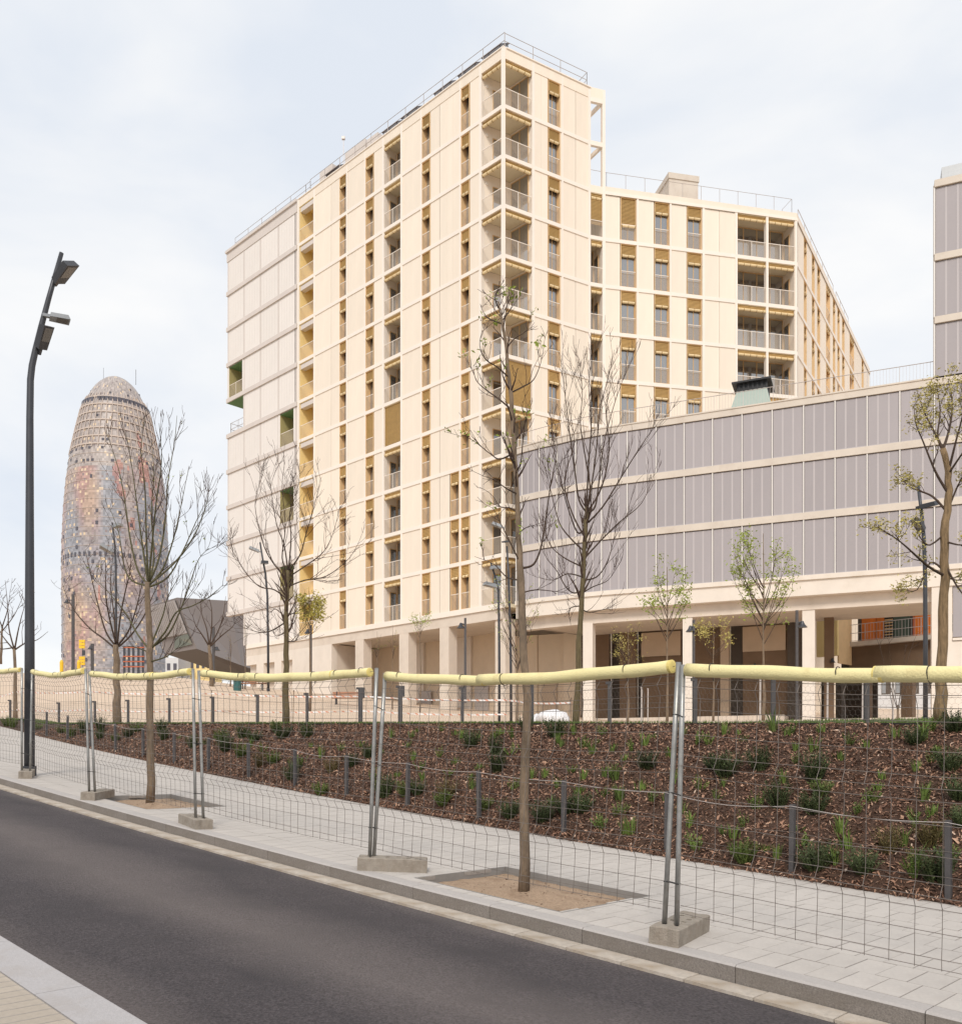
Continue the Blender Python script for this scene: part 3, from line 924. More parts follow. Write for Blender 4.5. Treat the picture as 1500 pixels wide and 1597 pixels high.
# columns along the left face: (picture x0, x1, kind)
aL = lambda x: FL.a(x)
colsL = [(467, 490, 'gallery'), (491, 516.3, 'p1'), (516.3, 529.4, 'p0'), (529.4, 540.4, 'w'), (542, 568.6, 'p1'), (570, 582.3, 'w'), (583, 597, 'p0'), (598.5, 625.8, 'b'),
         (627.3, 656.5, 'p1'), (657.8, 670.3, 'w'), (671, 685.4, 'p0'), (685.4, 717.4, 'p2'), (718.8, 731.8, 'w'), (732.6, 748.6, 'p0')]
for k in range(11):
    z0 = ZF[k] + BAND / 2
    top = k == 10
    for x0, x1, kind in colsL:
        a0, a1 = aL(x0), aL(x1)
        if kind == 'gallery':
            g = ob('balcony', reveal_mesh(a1 - a0 - 0.1, HO, 1.2, 'yellow_wall', 'yellow_wall', 'yellow_wall', 'yellow_wall'), TW, FL.M(a0 + 0.05, 0, z0))
            ob('beam', box_mesh(a1 - a0 - 0.2, 0.42, 0.36, 'wing_band'), g, FL.M(a0 + 0.1, 0.04, z0 + HO - 0.42))
            ob('railing', rail_mesh(a1 - a0 - 0.16), g, FL.M(a0 + 0.08, 0.02, z0 + 0.02))
            ob('door', box_mesh(0.9, 0.03, 2.1, 'wing_band'), g, FL.M(a0 + 0.8, 1.16, z0 + 0.07))
            if k in (9, 8, 7, 4, 3): ob('alarm_box', box_mesh(0.25, 0.06, 0.22, 'rust_red'), g, FL.M(a0 + 1.0, 1.10, z0 + 2.3))
        elif kind[0] == 'p':
            if k <= 2 and kind == 'p2':
                am = aL(701.4)
                panel(FL, TW, a0, am, z0, HO, 'cream', 1)
                window(FL, TW, aL(702.4), aL(715.6), z0, HO, 0.24, 1)
            else:
                panel(FL, TW, a0, a1, z0, HO, 'cream', int(kind[1]))
        elif kind == 'w':
            cov = 0.97 if (k == 4 and x0 == 570) else 0.22 + 0.03 * rnd.random()
            window(FL, TW, a0, a1, z0, HO, cov, 1, depth=0.42)
        elif kind == 'b':
            loggia(FL, TW, a0, a1, z0, HO, 1.15, 'cream', 'soffit', closed=(k == 4), leaves=2)
aG0 = aL(465.2); aB = aL(749.8)
for k in range(12):
    if k == 11:
        band(FL, TW, aG0, FL.L, ZF[11] - BAND / 2, ZTOP, 'cream', 0.02, 0.3, 'parapet')
        band(FL, TW, aG0, FL.L + 0.06, ZTOP, ZTOP + 0.07, 'cream_trim', 0.08, 0.42, 'coping')
    elif k > 0:
        band(FL, TW, aG0, FL.L - 0.09, ZF[k] - BAND / 2, ZF[k] + BAND / 2)
for x in (490.6, 541.2, 569.3, 597.9, 626.6, 657.1, 717.9, 749.3):
    post_v(FL, TW, aL(x), ZF[0] + 0.1, ZF[11] - BAND / 2 + 0.5, 0.13 if x not in (490.6, 597.9, 626.6, 749.3) else 0.2)
post_v(FL, TW, aL(465.6), ZF[0] + .1, ZTOP, 0.22)
# right face
aR = lambda x: FR.a(x)
colsR = [(833, 854.3, 'p1'), (855, 873.4, 'w'), (877, 897.6, 'p0'), (897.6, 917.4, 'p0')]
for k in range(11):
    z0 = ZF[k] + BAND / 2
    for x0, x1, kind in colsR:
        if kind == 'w': window(FR, TW, aR(x0), aR(x1), z0, HO, 0.24 + 0.02 * rnd.random(), 2, depth=0.3)
        else: panel(FR, TW, aR(x0), aR(x1), z0, HO, 'cream', int(kind[1]))
    panel(FR, TW, aR(873.6), aR(876.2), z0, HO, 'cream', 0)
for k in range(1, 12):
    if k == 11:
        band(FR, TW, 0.0, FR.L + 0.05, ZF[11] - BAND / 2, ZTOP, 'cream', 0.02, 0.3, 'parapet')
        band(FR, TW, 0.2, FR.L + 0.1, ZTOP, ZTOP + 0.07, 'cream_trim', 0.08, 0.42, 'coping')
    else: band(FR, TW, 0.09, FR.L, ZF[k] - BAND / 2, ZF[k] + BAND / 2)
for x in (831.3, 876.6, 918.6): post_v(FR, TW, aR(x), ZF[0] + .1, ZF[11] - BAND / 2 + 0.5, 0.2 if x != 876.6 else 0.12)
# corner balconies
tL = FL.L - aB; tR = aR(830.3)
Lp = Vector(FL.pt(aB)); Rp = Vector(FR.pt(tR)); Ip = Lp + (Rp - Vector((C0.x, C0.y, 0)))
W_LI = Face((Lp.x, Lp.y), (Ip.x, Ip.y)); W_IR = Face((Ip.x, Ip.y), (Rp.x, Rp.y))
def poly_slab(name, matn, root, pts, z0, z1):
    mb = MB(); mb.prism([(p[0], p[1]) for p in pts], z0, z1)
    return put(mb, name, matn, root)
for k in range(11):
    z0 = ZF[k] + BAND / 2
    inn = lambda p, f: (p[0] + (Ip.x - p[0]) * f, p[1] + (Ip.y - p[1]) * f)
    b = ob('balcony', box_mesh(W_LI.L, 0.1, HO, 'cream'), TW, W_LI.M(0, 0, z0))
    ob('side_wall', box_mesh(W_IR.L, 0.1, HO, 'cream'), b, W_IR.M(0, 0, z0))
    me = cached('cbslab', lambda: MB().prism([(C0.x, C0.y), (Lp.x, Lp.y), (Ip.x, Ip.y), (Rp.x, Rp.y)], 0, BAND - 0.02).mesh('soffit', 'soffit'))
    ob('soffit', me, b, T(0, 0, ZF[k + 1] - BAND / 2 + 0.01))
    if k == 0: ob('floor', me, b, T(0, 0, ZF[0] - BAND / 2 + 0.01))
    # door on the far wall and glazing on the other
    glazing(W_LI, b, W_LI.L * 0.40, W_LI.L * 0.80, -0.06, z0 + 0.05, HO * 0.74, 1)
    glazing(W_IR, b, W_IR.L * 0.08, W_IR.L * 0.84, -0.06, z0 + 0.05, HO * 0.92, 2)
    lm = cached('balamp', lambda: MB().tube([(0, 0, 0), (0, -0.06, 0)], 0.11, 10).mesh('wall_lamp', 'cream_trim'))
    ob('wall_lamp', lm, b, W_LI.M(W_LI.L * 0.2, 0, z0 + HO * 0.78))
    for F, s0, s1 in ((FL, aB + 0.1, FL.L - 0.12), (FR, 0.12, tR - 0.08)):
        if k == 4 and F is FR:
            ob('blind', blind_mesh(s1 - s0, HO - 0.05), b, F.M(s0, 0.08, z0)); continue
        ob('blind', blind_mesh(s1 - s0, 0.2), b, F.M(s0, 0.05, z0 + HO - 0.21))
        ob('rolled_blind', roll_mesh(s1 - s0), b, F.M(s0, 0.07, z0 + HO - 0.29))
        ob('railing', rail_mesh(s1 - s0), b, F.M(s0, 0.02, z0 + 0.02))
mb = MB(); cp = MB().prism([(C0.x - .02, C0.y - .08), (C0.x + .12, C0.y - .0), (C0.x + .0, C0.y + .16), (C0.x - .14, C0.y + .03)], ZF[0] - 0.2, ZTOP + 0.07)
put(cp, 'corner_post', 'cream_trim', TW)
# open frame at the end of the right face and the small bay below it
z8 = ZF[9]
for k in range(9):
    z0 = ZF[k] + BAND / 2
    loggia(FS, TW, 0.06, FS.L - 0.06, z0, HO, 1.2, 'cream', 'soffit', closed=False, glass_wall='right' if k < 8 else None, leaves=1)
    if k == 8: ob('blind', blind_mesh(FS.L - 0.16, HO * 0.72), TW, FS.M(0.08, 0.04, z0 + HO * 0.28))
    if k: band(FS, TW, 0.0, FS.L, ZF[k] - BAND / 2, ZF[k] + BAND / 2)
band(FS, TW, 0, FS.L, ZF[9] - BAND / 2, ZF[9] + 0.35, 'cream', 0.02, 0.3, 'parapet')
band(FS, TW, 0, FS.L + 0.1, ZF[11] - BAND / 2, ZTOP + 0.07, 'cream', 0.02, 0.3, 'parapet')
post_v(FS, TW, FS.L, ZF[0] + .1, ZTOP, 0.2)
for zz in (ZF[10] - BAND / 2, ZF[11] - 0.35):
    band(FS, TW, 0.0, FS.L - 0.1, zz, zz + BAND + 0.05, 'cream_trim', 0.03, 0.2, 'frame_beam')
    mb = MB(); q0, q1 = FS.pt(FS.L - 0.02, 0.17), FS.pt(FS.L - 0.02, 0.17) + Vector((FR.i.x, FR.i.y, 0)) * 4.6
    e = Vector((FS.e.x, FS.e.y, 0)) * 0.14
    mb.prism([(q0 - e)[:2], (q0 + e * 0)[:2], (q1 + e * 0)[:2], (q1 - e)[:2]], zz + 0.01, zz + BAND + 0.02)
    put(mb, 'frame_beam', 'cream_trim', TW)
# right wing, nine floors
aW = lambda x: FW.a(x)
colsW = [(943, 967.2, 'p0'), (968, 991.8, 'w'), (995.6, 1019.8, 'p0'), (1020.6, 1043.4, 'w'), (1047, 1070.8, 'p0'), (1071.6, 1094.2, 'w'), (1099, 1121.9, 'p0'), (1121.9, 1146.6, 'p0'), (1149, 1239.2, 'b2')]
for k in range(9):
    z0 = ZF[k] + BAND / 2
    for x0, x1, kind in colsW:
        if kind == 'w':
            cov = 0.64 if (k == 8 and x0 == 968) else 0.235 + 0.02 * rnd.random()
            window(FW, TW, aW(x0), aW(x1), z0, HO, cov, 2, depth=0.22)
        elif kind[0] == 'p': panel(FW, TW, aW(x0), aW(x1), z0, HO, 'cream', 0)
        else: loggia(FW, TW, aW(x0), aW(x1), z0, HO, 1.3, 'cream', 'soffit', glass_wall='right', leaves=4)
    for x0, x1 in ((992, 995.2), (1043.6, 1046.6), (1094.4, 1098.6)): panel(FW, TW, aW(x0), aW(x1), z0, HO, 'cream', 0)
for k in range(1, 9): band(FW, TW, 0, FW.L, ZF[k] - BAND / 2, ZF[k] + BAND / 2)
band(FW, TW, 0.0, FW.L, ZF[9] - BAND / 2, ZF[9] + 0.42, 'cream', 0.02, 0.3, 'parapet')
band(FW, TW, 0.1, FW.L, ZF[9] - BAND / 2, ZF[9] - BAND / 2 + 0.2, 'cream_trim', 0.07, 0.2)
for x in (942, 994.2, 1045.4, 1097, 1147.8, 1196, 1241): post_v(FW, TW, aW(x), ZF[0] + .1, ZF[9] - BAND / 2, 0.12 if x in (994.2, 1045.4) else 0.17)
# side turning away
aX = lambda x: FX.a(x)
def colsX():
    xs = [(1253.8, 1257.8, 'w'), (1266.3, 1270.2, 'w'), (1274.6, 1278.8, 'w'), (1288.4, 1294.4, 'b'), (1299, 1302.4, 'w'), (1306, 1309.2, 'w'), (1313.4, 1316.8, 'w'), (1325.2, 1331.6, 'b'), (1343.8, 1346.6, 'w')]
    out, prev = [], 1244.2
    for a, b, t in xs:
        out.append((prev, a - 0.2, 'p1')); out.append((a, b, t)); prev = b + 0.2
    out.append((prev, 1355.6, 'p1'))
    return out
for k in range(9):
    z0 = ZF[k] + BAND / 2
    if k < 3: continue                       # hidden behind the screen building
    for x0, x1, kind in colsX():
        if kind == 'w': window(FX, TW, aX(x0), aX(x1), z0, HO, 0.24, 1, depth=0.3, railing=False)
        elif kind == 'b': loggia(FX, TW, aX(x0), aX(x1), z0, HO, 1.0, 'tan', 'soffit', glass_wall=None, railing=True)
        else: panel(FX, TW, aX(x0), aX(x1), z0, HO, 'cream', 1)
for k in range(4, 9): band(FX, TW, 0, FX.L, ZF[k] - BAND / 2, ZF[k] + BAND / 2)
band(FX, TW, 0, FX.L, ZF[9] - BAND / 2, ZF[9] + 0.42, 'cream', 0.02, 0.3, 'parapet')
band(FX, TW, 0.05, FX.L, ZF[9] - BAND / 2, ZF[9] - BAND / 2 + 0.2, 'cream_trim', 0.07, 0.2)
# rear closing walls, floors and roofs
back1 = [FL.pt(0.1, 0.35), FL.pt(FL.L - 0.4, 0.35), FR.pt(FR.L - 0.3, 0.35), FR.pt(FR.L - 0.3, 12), FL.pt(0.1, 13)]
poly_slab('roof', 'concrete_light', TW, back1, ZF[11] - 0.1, ZF[11] + 0.05)
mb = MB()
bw = [FR.pt(FR.L - 0.05, 0.3), FR.pt(FR.L - 0.05, 12), FL.pt(0.05, 13), FL.pt(0.05, 0.3)]
for p, q, za, zb_ in ((bw[0], bw[1], ZF[8], ZTOP), (bw[1], bw[2], ZF[1], ZTOP)):
    mb.quad([(p.x, p.y, za), (q.x, q.y, za), (q.x, q.y, zb_), (p.x, p.y, zb_)])
put(mb, 'rear_wall', 'cream', TW)
back2 = [FS.pt(0.1, 0.3), FW.pt(0.1, 0.3), FW.pt(FW.L - 0.3, 0.3), FX.pt(FX.L - 0.2, 0.3), FX.pt(FX.L - 0.2, 14), FW.pt(0, 14)]
poly_slab('roof', 'concrete_light', TW, back2, ZF[9] - 0.1, ZF[9] + 0.06)
mb = MB()
bw = [FX.pt(FX.L, 0), FX.pt(FX.L, 14), FW.pt(0, 14), FR.pt(FR.L, 12)]
for p, q in zip(bw[:-1], bw[1:]): mb.quad([(p.x, p.y, 2.0), (q.x, q.y, 2.0), (q.x, q.y, ZF[9] + .4), (p.x, p.y, ZF[9] + .4)])
put(mb, 'rear_wall', 'cream', TW)
# floor plates keep daylight from leaking between storeys
for k in range(0, 11):
    poly_slab('floor_plate', 'dark_room', TW, [FL.pt(0.3, 2.3), FL.pt(FL.L - 2.5, 2.3), FR.pt(FR.L - 0.4, 3.2), FR.pt(FR.L - 0.4, 11.8), FL.pt(0.2, 12.8)], ZF[k] - 0.1, ZF[k] + 0.1)
# roof furniture
h_r = 0.98
rail_run(TW, [FL.pt(aG0, 0.12)[:2] + (0,) if False else tuple(FL.pt(aG0 + 1.4, 0.14))[:2] + (0,), tuple(FL.pt(FL.L - 0.02, 0.14))[:2] + (0,)], ZTOP + .06, h_r)
rail_run(TW, [tuple(FR.pt(0.16, 0.12))[:2] + (0,), tuple(FR.pt(FR.L - 0.1, 0.12))[:2] + (0,), tuple(FR.pt(FR.L - 0.1, 2.2))[:2] + (0,)], ZTOP + .06, h_r)
rail_run(TW, [tuple(FL.pt(1.0, 0.14))[:2] + (0,), tuple(FL.pt(aG0 + 0.8, 0.14))[:2] + (0,), tuple(FL.pt(aG0 + 1.4, 0.14))[:2] + (0,)], ZTOP + .06, 0.85)
rail_run(TW, [tuple(FS.pt(0.1, 0.3))[:2] + (0,), tuple(FW.pt(0.3, 0.3))[:2] + (0,), tuple(FW.pt(FW.L - 0.2, 0.3))[:2] + (0,), tuple(FX.pt(0.9, 1.2))[:2] + (0,)], ZF[9] + .4, 1.15, 1.35, mid=False, r=0.016)
rail_run(TW, [tuple(FX.pt(1.4, 0.25))[:2] + (0,), tuple(FX.pt(FX.L * 0.46, 0.25))[:2] + (0,)], ZF[9] + .4, 1.1)
rail_run(TW, [tuple(FX.pt(FX.L * 0.5, 0.25))[:2] + (0,), tuple(FX.pt(FX.L * 0.68, 0.25))[:2] + (0,)], ZF[9] + .4, 1.1)
for xx, lo in ((760, 0.5), (722, 0.5), (684, 0.5), (632, .6), (602, .6), (512, 0.9)):
    a = aL(xx)
    mb = MB(); w = 1.7
    mb.hexa([(0, 0, 0), (w, 0, 0), (w, 0.8, 0.5), (0, 0.8, 0.5), (0, -0.03, 0.05), (w, -0.03, 0.05), (w, 0.77, 0.55), (0, 0.77, 0.55)])
    for lx in (0.1, w - 0.15):
        mb.box((lx, 0.0, -0.9), (lx + 0.05, 0.05, 0.02)); mb.box((lx, 0.7, -0.9), (lx + 0.05, 0.75, 0.42))
    put(mb, 'solar_panel', 'solar', TW, M=FL.M(a - w / 2, 0.35, ZTOP + 0.68))
for xx, w, h in ((545, 2.4, 0.9), (500, 1.6, 0.9), (572, 1.2, 0.7)):
    ob('roof_unit', box_mesh(w, 1.2, h + 0.9, 'wing_band'), TW, FL.M(aL(xx) - w / 2, 0.5, ZTOP - 0.4))
mb = MB(); p = FL.pt(aL(509), 1.6); mb.tube([(p.x, p.y, ZF[11]), (p.x, p.y, ZTOP + 4.0)], [0.04, 0.02], 5); mb.box((p.x - .12, p.y - .1, ZTOP + 3.8), (p.x + .12, p.y + .1, ZTOP + 4.0))
put(mb, 'antenna', 'steel_rail', TW)
mb = MB(); mb.box((0, 0, 0), (2.2, 4.2, 3.6)); mb.box((-0.06, -0.06, 3.6), (2.26, 4.26, 4.0)); 
put(mb, 'stair_head', 'grey_band', TW, M=FW.M(aW(1072), 3.0, ZF[9] + 0.05))
# ---------- screen-clad white wing at the left end
wx = [355.5, 380.3, 406.0, 434.0, 460.7]
WB = 0.36
for k in range(11):
    z0, hh = ZF[k] + WB / 2 - 0.06, FH - WB
    for c in range(4):
        a0, a1 = (0.0 if c == 0 else aL(wx[c])), aL(wx[c + 1])
        if c == 0 and k == 0: continue
        if c == 0 and k == 6: continue                       # open notch
        if (c == 3 and k in (1, 3, 5)) or (c == 0 and k == 7):
            b = ob('balcony', reveal_mesh(a1 - a0 - 0.5, hh - 0.1, 1.9, 'olive_wall', 'concrete_light', 'soffit_green', 'olive_wall'), TW, FL.M(a0 + 0.25, 0.02, z0 + 0.05))
            glazing(FL, b, a0 + 1.2, a1 - 0.4, 1.8, z0 + 0.12, hh * 0.8, 1)
            ob('railing', rail_mesh(a1 - a0 - 0.6), b, FL.M(a0 + 0.3, 0.04, z0 + 0.08))
            for s0, s1 in ((a0, a0 + 0.25), (a1 - 0.25, a1)): ob('jamb', box_mesh(s1 - s0 - .01, 0.5, hh, 'wing_white'), b, FL.M(s0 + .005, -0.01, z0))
        else:
            panel(FL, TW, a0 + 0.09, a1 - 0.09, z0, hh, 'wing_white', 5)
    for c in range(4):
        if c == 0 and k in (0,): continue
        if k == 6 and c == 0: continue
        x = wx[c]
        a = 0.1 if c == 0 else aL(x)
        post_v(FL, TW, a, z0, z0 + hh, 0.2 if c else 0.16, 'wing_band', 0.0, 0.12)
    a = aL(wx[4]) + 0.15
    post_v(FL, TW, a + 0.12, z0, z0 + hh, 0.5, 'wing_band', 0.0, 0.12)
    # side wall of the wing's outer end
    if k not in (0, 6): ob('end_wall', box_mesh(0.1, 12.5, FH, 'wing_white'), TW, FL.M(-0.06, 0.1, ZF[k] + 0.01))
ob('end_wall', box_mesh(0.1, 12.5, FH, 'wing_white'), TW, FL.M(aL(380.3) - 0.05, 0.1, ZF[6]))
for k in range(1, 12):
    s0 = -0.08
    if k < 11: band(FL, TW, s0, aG0 - 0.1, ZF[k] - WB / 2 - 0.05, ZF[k] + WB / 2 - 0.06, 'wing_band', 0.1, 0.5)
band(FL, TW, -0.08, aG0 - 0.12, ZF[11] - 0.35, ZTOP - 0.1, 'wing_band', 0.04, 0.4, 'parapet')
band(FL, TW, -0.16, aG0 - 0.12, ZTOP - 0.1, ZTOP + 0.1, 'wing_band', 0.16, 0.6, 'coping')
poly_slab('soffit', 'soffit_green', TW, [FL.pt(-0.05, 0.0), FL.pt(aL(380.3), 0.0), FL.pt(aL(380.3), 12), FL.pt(-0.05, 12)], ZF[7] - WB / 2 - 0.07, ZF[7] - WB / 2 - 0.051)
rail_run(TW, [tuple(FL.pt(0.1, 4))[:2] + (0,), tuple(FL.pt(0.1, 0.25))[:2] + (0,), tuple(FL.pt(aL(379.5), 0.25))[:2] + (0,)], ZF[6] + 0.1, 1.05, 1.4, balusters=0.25)
# ---------- base: plinth at the left, arcade to the corner
band(FL, TW, aL(383.5), FL.L - 0.15, ZF[0] - 0.22, ZF[0] + BAND / 2, 'cream_trim', 0.08, 0.5)
band(FL, TW, aL(383.5), FL.L - 0.15, ZF[0] - 0.86, ZF[0] - 0.22, 'concrete_light', -0.02, 0.6, 'beam')
zb = 2.2
niches = [(384, 400), (411, 428), (438.6, 455.8)]
prev = aL(383.5)
for x0, x1 in niches:
    a0, a1 = aL(x0), aL(x1)
    if a0 - prev > 0.05: ob('plinth_wall', box_mesh(a0 - prev, 0.5, ZF[0] - 0.86 - zb, 'concrete_white'), TW, FL.M(prev, 0.0, zb))
    ob('plinth_wall', box_mesh(a1 - a0, 0.5, 0.75, 'concrete_white'), TW, FL.M(a0, 0.003, ZF[0] - 0.86 - 0.75))
    n = ob('window', box_mesh(a1 - a0, 0.1, 2.2, 'concrete_light'), TW, FL.M(a0, 0.4, ZF[0] - 0.86 - 0.75 - 2.2))
    ob('sill', box_mesh(a1 - a0 + 0.06, 0.4, 0.14, 'concrete_white'), n, FL.M(a0 - 0.03, -0.03, ZF[0] - 3.0))
    ob('plinth_wall', box_mesh(a1 - a0, 0.1, 4.5, 'concrete_light'), TW, FL.M(a0, 0.41, zb))
    prev = a1
ob('plinth_wall', box_mesh(aL(517) - prev, 0.5, ZF[0] - 0.86 - zb, 'concrete_white'), TW, FL.M(prev, 0.0, zb))
ob('plinth_wall', box_mesh(0.4, 5.0, ZF[0] - 0.86 - zb, 'concrete_light'), TW, FL.M(aL(517) - 0.4, 0.5, zb))
ob('end_wall', box_mesh(0.3, 12, ZF[1] - zb, 'concrete_white'), TW, FL.M(aL(383.5), 0.5, zb))
for x0, x1 in ((553.5, 566.5), (622, 636.3), (685, 699.3)):
    a0 = aL(x0); ob('column', box_mesh(aL(x1) - a0, 0.75, ZF[0] - 0.84 - 1.5, 'concrete_light'), TW, FL.M(a0, 0.03, 1.5))
ob('column', box_mesh(0.85, 0.9, ZF[0] - 0.84 - 1.0, 'concrete_light'), TW, FL.M(FL.L - 0.8, 0.12, 1.0))
poly_slab('arcade_soffit', 'concrete_light', TW, [FL.pt(aL(517), 0.62), FL.pt(FL.L - .5, 0.62), FR.pt(5, 3), FL.pt(FL.L, 9), FL.pt(aL(517), 9)], ZF[0] - 0.8, ZF[0] - 0.6)
# arcade back wall, of several bays
bays = [(517, 560, 'arcade_light', 0), (560, 575, 'arcade_brown', 0.15), (575, 640, 'arcade_light', 0), (640, 662, 'concrete_white', -0.1), (662, 700, 'arcade_light', 0.1), (700, 735, 'concrete_white', -0.05), (735, 760, 'arcade_light', 0.12), (760, 800, 'arcade_light', 0)]
FLb = Face(FL.pt(0, 4.6).xy, FL.pt(FL.L, 4.6).xy)
for x0, x1, m_, d in bays:
    a0, a1 = FLb.a(x0), FLb.a(x1)
    ob('arcade_wall', box_mesh(a1 - a0 - 0.02, 0.3, 9, m_), TW, FLb.M(a0, d, 0.5))
for x0 in (655, 742): ob('service_door', box_mesh(1.3, 0.1, 3.2, 'steel_rail'), TW, FLb.M(FLb.a(x0), -0.12, 2.0))
# ================================================================== THE SCREEN-CLAD CURVED BUILDING
GB = thing('screen_building', 'low curved building clad in grey mesh panels above an open colonnade', 'building', (12.0, 48.8, 2.0))
gl = [(805, 54.4), (814, 54.05), (841, 53.25), (868.5, 52.6), (897.6, 51.85), (938, 51.1)]
GP = [Vector(((x - CX) / FPX * y, y)) for x, y in gl]
gline = Face((8.2, 50.5), (8.2 + 9.18, 50.5 - 3.95))
for x in (978, 1023, 1066.6, 1111, 1157, 1204, 1253, 1302, 1352, 1403, 1457, 1512, 1568):
    a = gline.a(x); GP.append((gline.p + gline.e * a))
bandsG = [(18.56, 18.9), (15.62, 15.98), (12.58, 12.94)]
rowsG = [(9.66, 12.58), (12.94, 15.62), (15.98, 18.56)]
GI = []                                     # inward offset of the facade line
for i in range(len(GP)):
    t_ = (GP[min(i + 1, len(GP) - 1)] - GP[max(i - 1, 0)]).normalized(); GI.append(Vector((-t_.y, t_.x)))
def g_off(d): return [p + n * d for p, n in zip(GP, GI)]
def ribbon(name, matn, root, d0, d1, z0, z1, i0=0, i1=None):
    """a solid strip following the curved facade"""
    A, B = g_off(d0), g_off(d1); i1 = i1 or len(GP) - 1
    mb = MB()
    for i in range(i0, i1):
        mb.hexa([(A[i].x, A[i].y, z0), (A[i + 1].x, A[i + 1].y, z0), (B[i + 1].x, B[i + 1].y, z0), (B[i].x, B[i].y, z0),
                 (A[i].x, A[i].y, z1), (A[i + 1].x, A[i + 1].y, z1), (B[i + 1].x, B[i + 1].y, z1), (B[i].x, B[i].y, z1)])
    return put(mb, name, matn, root)
NT = 16                                      # facade index where the tall block starts
for i in range(len(GP) - 1):
    F = Face(GP[i], GP[i + 1])
    for (z0, z1) in rowsG:
        p = ob('screen_panel', box_mesh(F.L - 0.1, 0.05, z1 - z0 - 0.08, 'mesh_grey'), GB, F.M(0.05, 0.02, z0 + 0.04))
        if F.L > 1.15:
            for q in (1 / 3, 2 / 3): ob('post_strip', box_mesh(0.085, 0.01, z1 - z0 - 0.1, 'mesh_pale'), p, F.M(F.L * q - 0.04, 0.012, z0 + 0.05))  # pale strips put on the face for posts seen through the mesh
        ob('panel_rail', box_mesh(F.L - 0.1, 0.03, 0.05, 'mesh_pale'), p, F.M(0.05, -0.005, z0 + 0.0))
    ob('mullion', box_mesh(0.065, 0.1, 18.56 - 9.66, 'white_metal'), GB, F.M(-0.032, -0.03, 9.66))
for z0, z1 in bandsG: ribbon('slab_band', 'grey_band', GB, -0.06, 0.5, z0, z1)
ribbon('coping', 'grey_band', GB, -0.1, 0.55, 18.9, 18.97, 0, 16)
ribbon('ledge', 'concrete_white', GB, -0.12, 0.5, 9.42, 9.66)
ribbon('beam', 'concrete_white', GB, -0.02, 0.5, 8.62, 9.42)
ribbon('beam', 'concrete_light', GB, 0.5, 1.1, 7.95, 9.3, 0, 16)
ribbon('backing', 'dark_room', GB, 0.3, 0.34, 9.66, 18.5)
ribbon('roof', 'concrete_light', GB, 0.5, 8.0, 18.5, 18.7)
ribbon('soffit', 'concrete_light', GB, 1.1, 6.6, 8.2, 8.4)
mb = MB(); O = g_off(0.45)
for i in range(0, 16):
    p, q = O[i], O[i + 1]
    if True:
        mb.tube([(p.x, p.y, 19.95), (q.x, q.y, 19.95)], 0.02, 4)
        mb.tube([(p.x, p.y, 19.05), (q.x, q.y, 19.05)], 0.012, 4)
        n = int((q - p).length / 0.16) + 1
        for j in range(n):
            c = p.lerp(q, j / n); mb.tube([(c.x, c.y, 18.95), (c.x, c.y, 19.95)], 0.017 if j == 0 else 0.007, 3)
put(mb, 'roof_railing', 'steel_rail', GB)
# roof lantern
Fg = Face(GP[8], GP[12]); al = Fg.a(1159)
mb = MB()
mb.hexa([(-1.55, 0, 0), (1.5, 0, 0), (1.5, 2.8, 0), (-1.55, 2.8, 0), (-0.8, 0.5, 2.5), (0.85, 0.5, 2.5), (0.85, 2.2, 2.5), (-0.8, 2.2, 2.5)])
lant = put(mb, 'roof_lantern', 'lantern_green', GB, M=Fg.M(al, 3.0, 18.7))
mb = MB()
for j in range(7): mb.box((-0.7 + j * 0.25, 0.3, 0.0), (-0.6 + j * 0.25, 0.36, 0.42))
mb.box((-0.8, 0.36, 0.0), (0.86, 2.05, 0.42)); mb.box((-1.05, 0.1, 0.42), (1.1, 2.3, 0.52))
put(mb, 'louvre_cap', 'black_louver', lant, M=Fg.M(al, 3.15, 18.7 + 2.48))
# colonnade: columns, walls, recess
def colum(x0, x1, matn='concrete_white'):
    Fc = Face(g_off(0.55)[6], g_off(0.55)[15])
    a0, a1 = Fc.a(x0), Fc.a(x1)
    ob('column', box_mesh(a1 - a0, 0.62, 8.0 - 0.8, matn), GB, Fc.M(a0, 0, 0.8))
for x0, x1 in ((909, 924), (1064.5, 1079.5), (1251, 1270.5)): colum(x0, x1)
Fb = Face(g_off(6.4)[3], g_off(6.4)[16])
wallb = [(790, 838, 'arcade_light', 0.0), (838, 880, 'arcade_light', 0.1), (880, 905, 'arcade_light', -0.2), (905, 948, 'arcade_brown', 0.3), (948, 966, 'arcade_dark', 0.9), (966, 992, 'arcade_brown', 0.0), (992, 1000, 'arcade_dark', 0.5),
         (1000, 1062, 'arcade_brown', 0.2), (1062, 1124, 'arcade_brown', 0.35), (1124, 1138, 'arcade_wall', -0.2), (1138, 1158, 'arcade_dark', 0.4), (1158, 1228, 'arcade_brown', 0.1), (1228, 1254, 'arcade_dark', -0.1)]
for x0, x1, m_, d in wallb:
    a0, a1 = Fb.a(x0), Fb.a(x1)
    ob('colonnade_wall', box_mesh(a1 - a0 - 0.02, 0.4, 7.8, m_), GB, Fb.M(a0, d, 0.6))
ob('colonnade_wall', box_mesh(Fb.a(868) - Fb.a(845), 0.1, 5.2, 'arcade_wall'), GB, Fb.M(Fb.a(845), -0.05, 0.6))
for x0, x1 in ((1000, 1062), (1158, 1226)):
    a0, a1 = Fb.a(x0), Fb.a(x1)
    ob('fascia', box_mesh(a1 - a0 - 0.04, 0.15, 1.5, 'arcade_wall'), GB, Fb.M(a0, 0.0 - 0.03, 6.6))
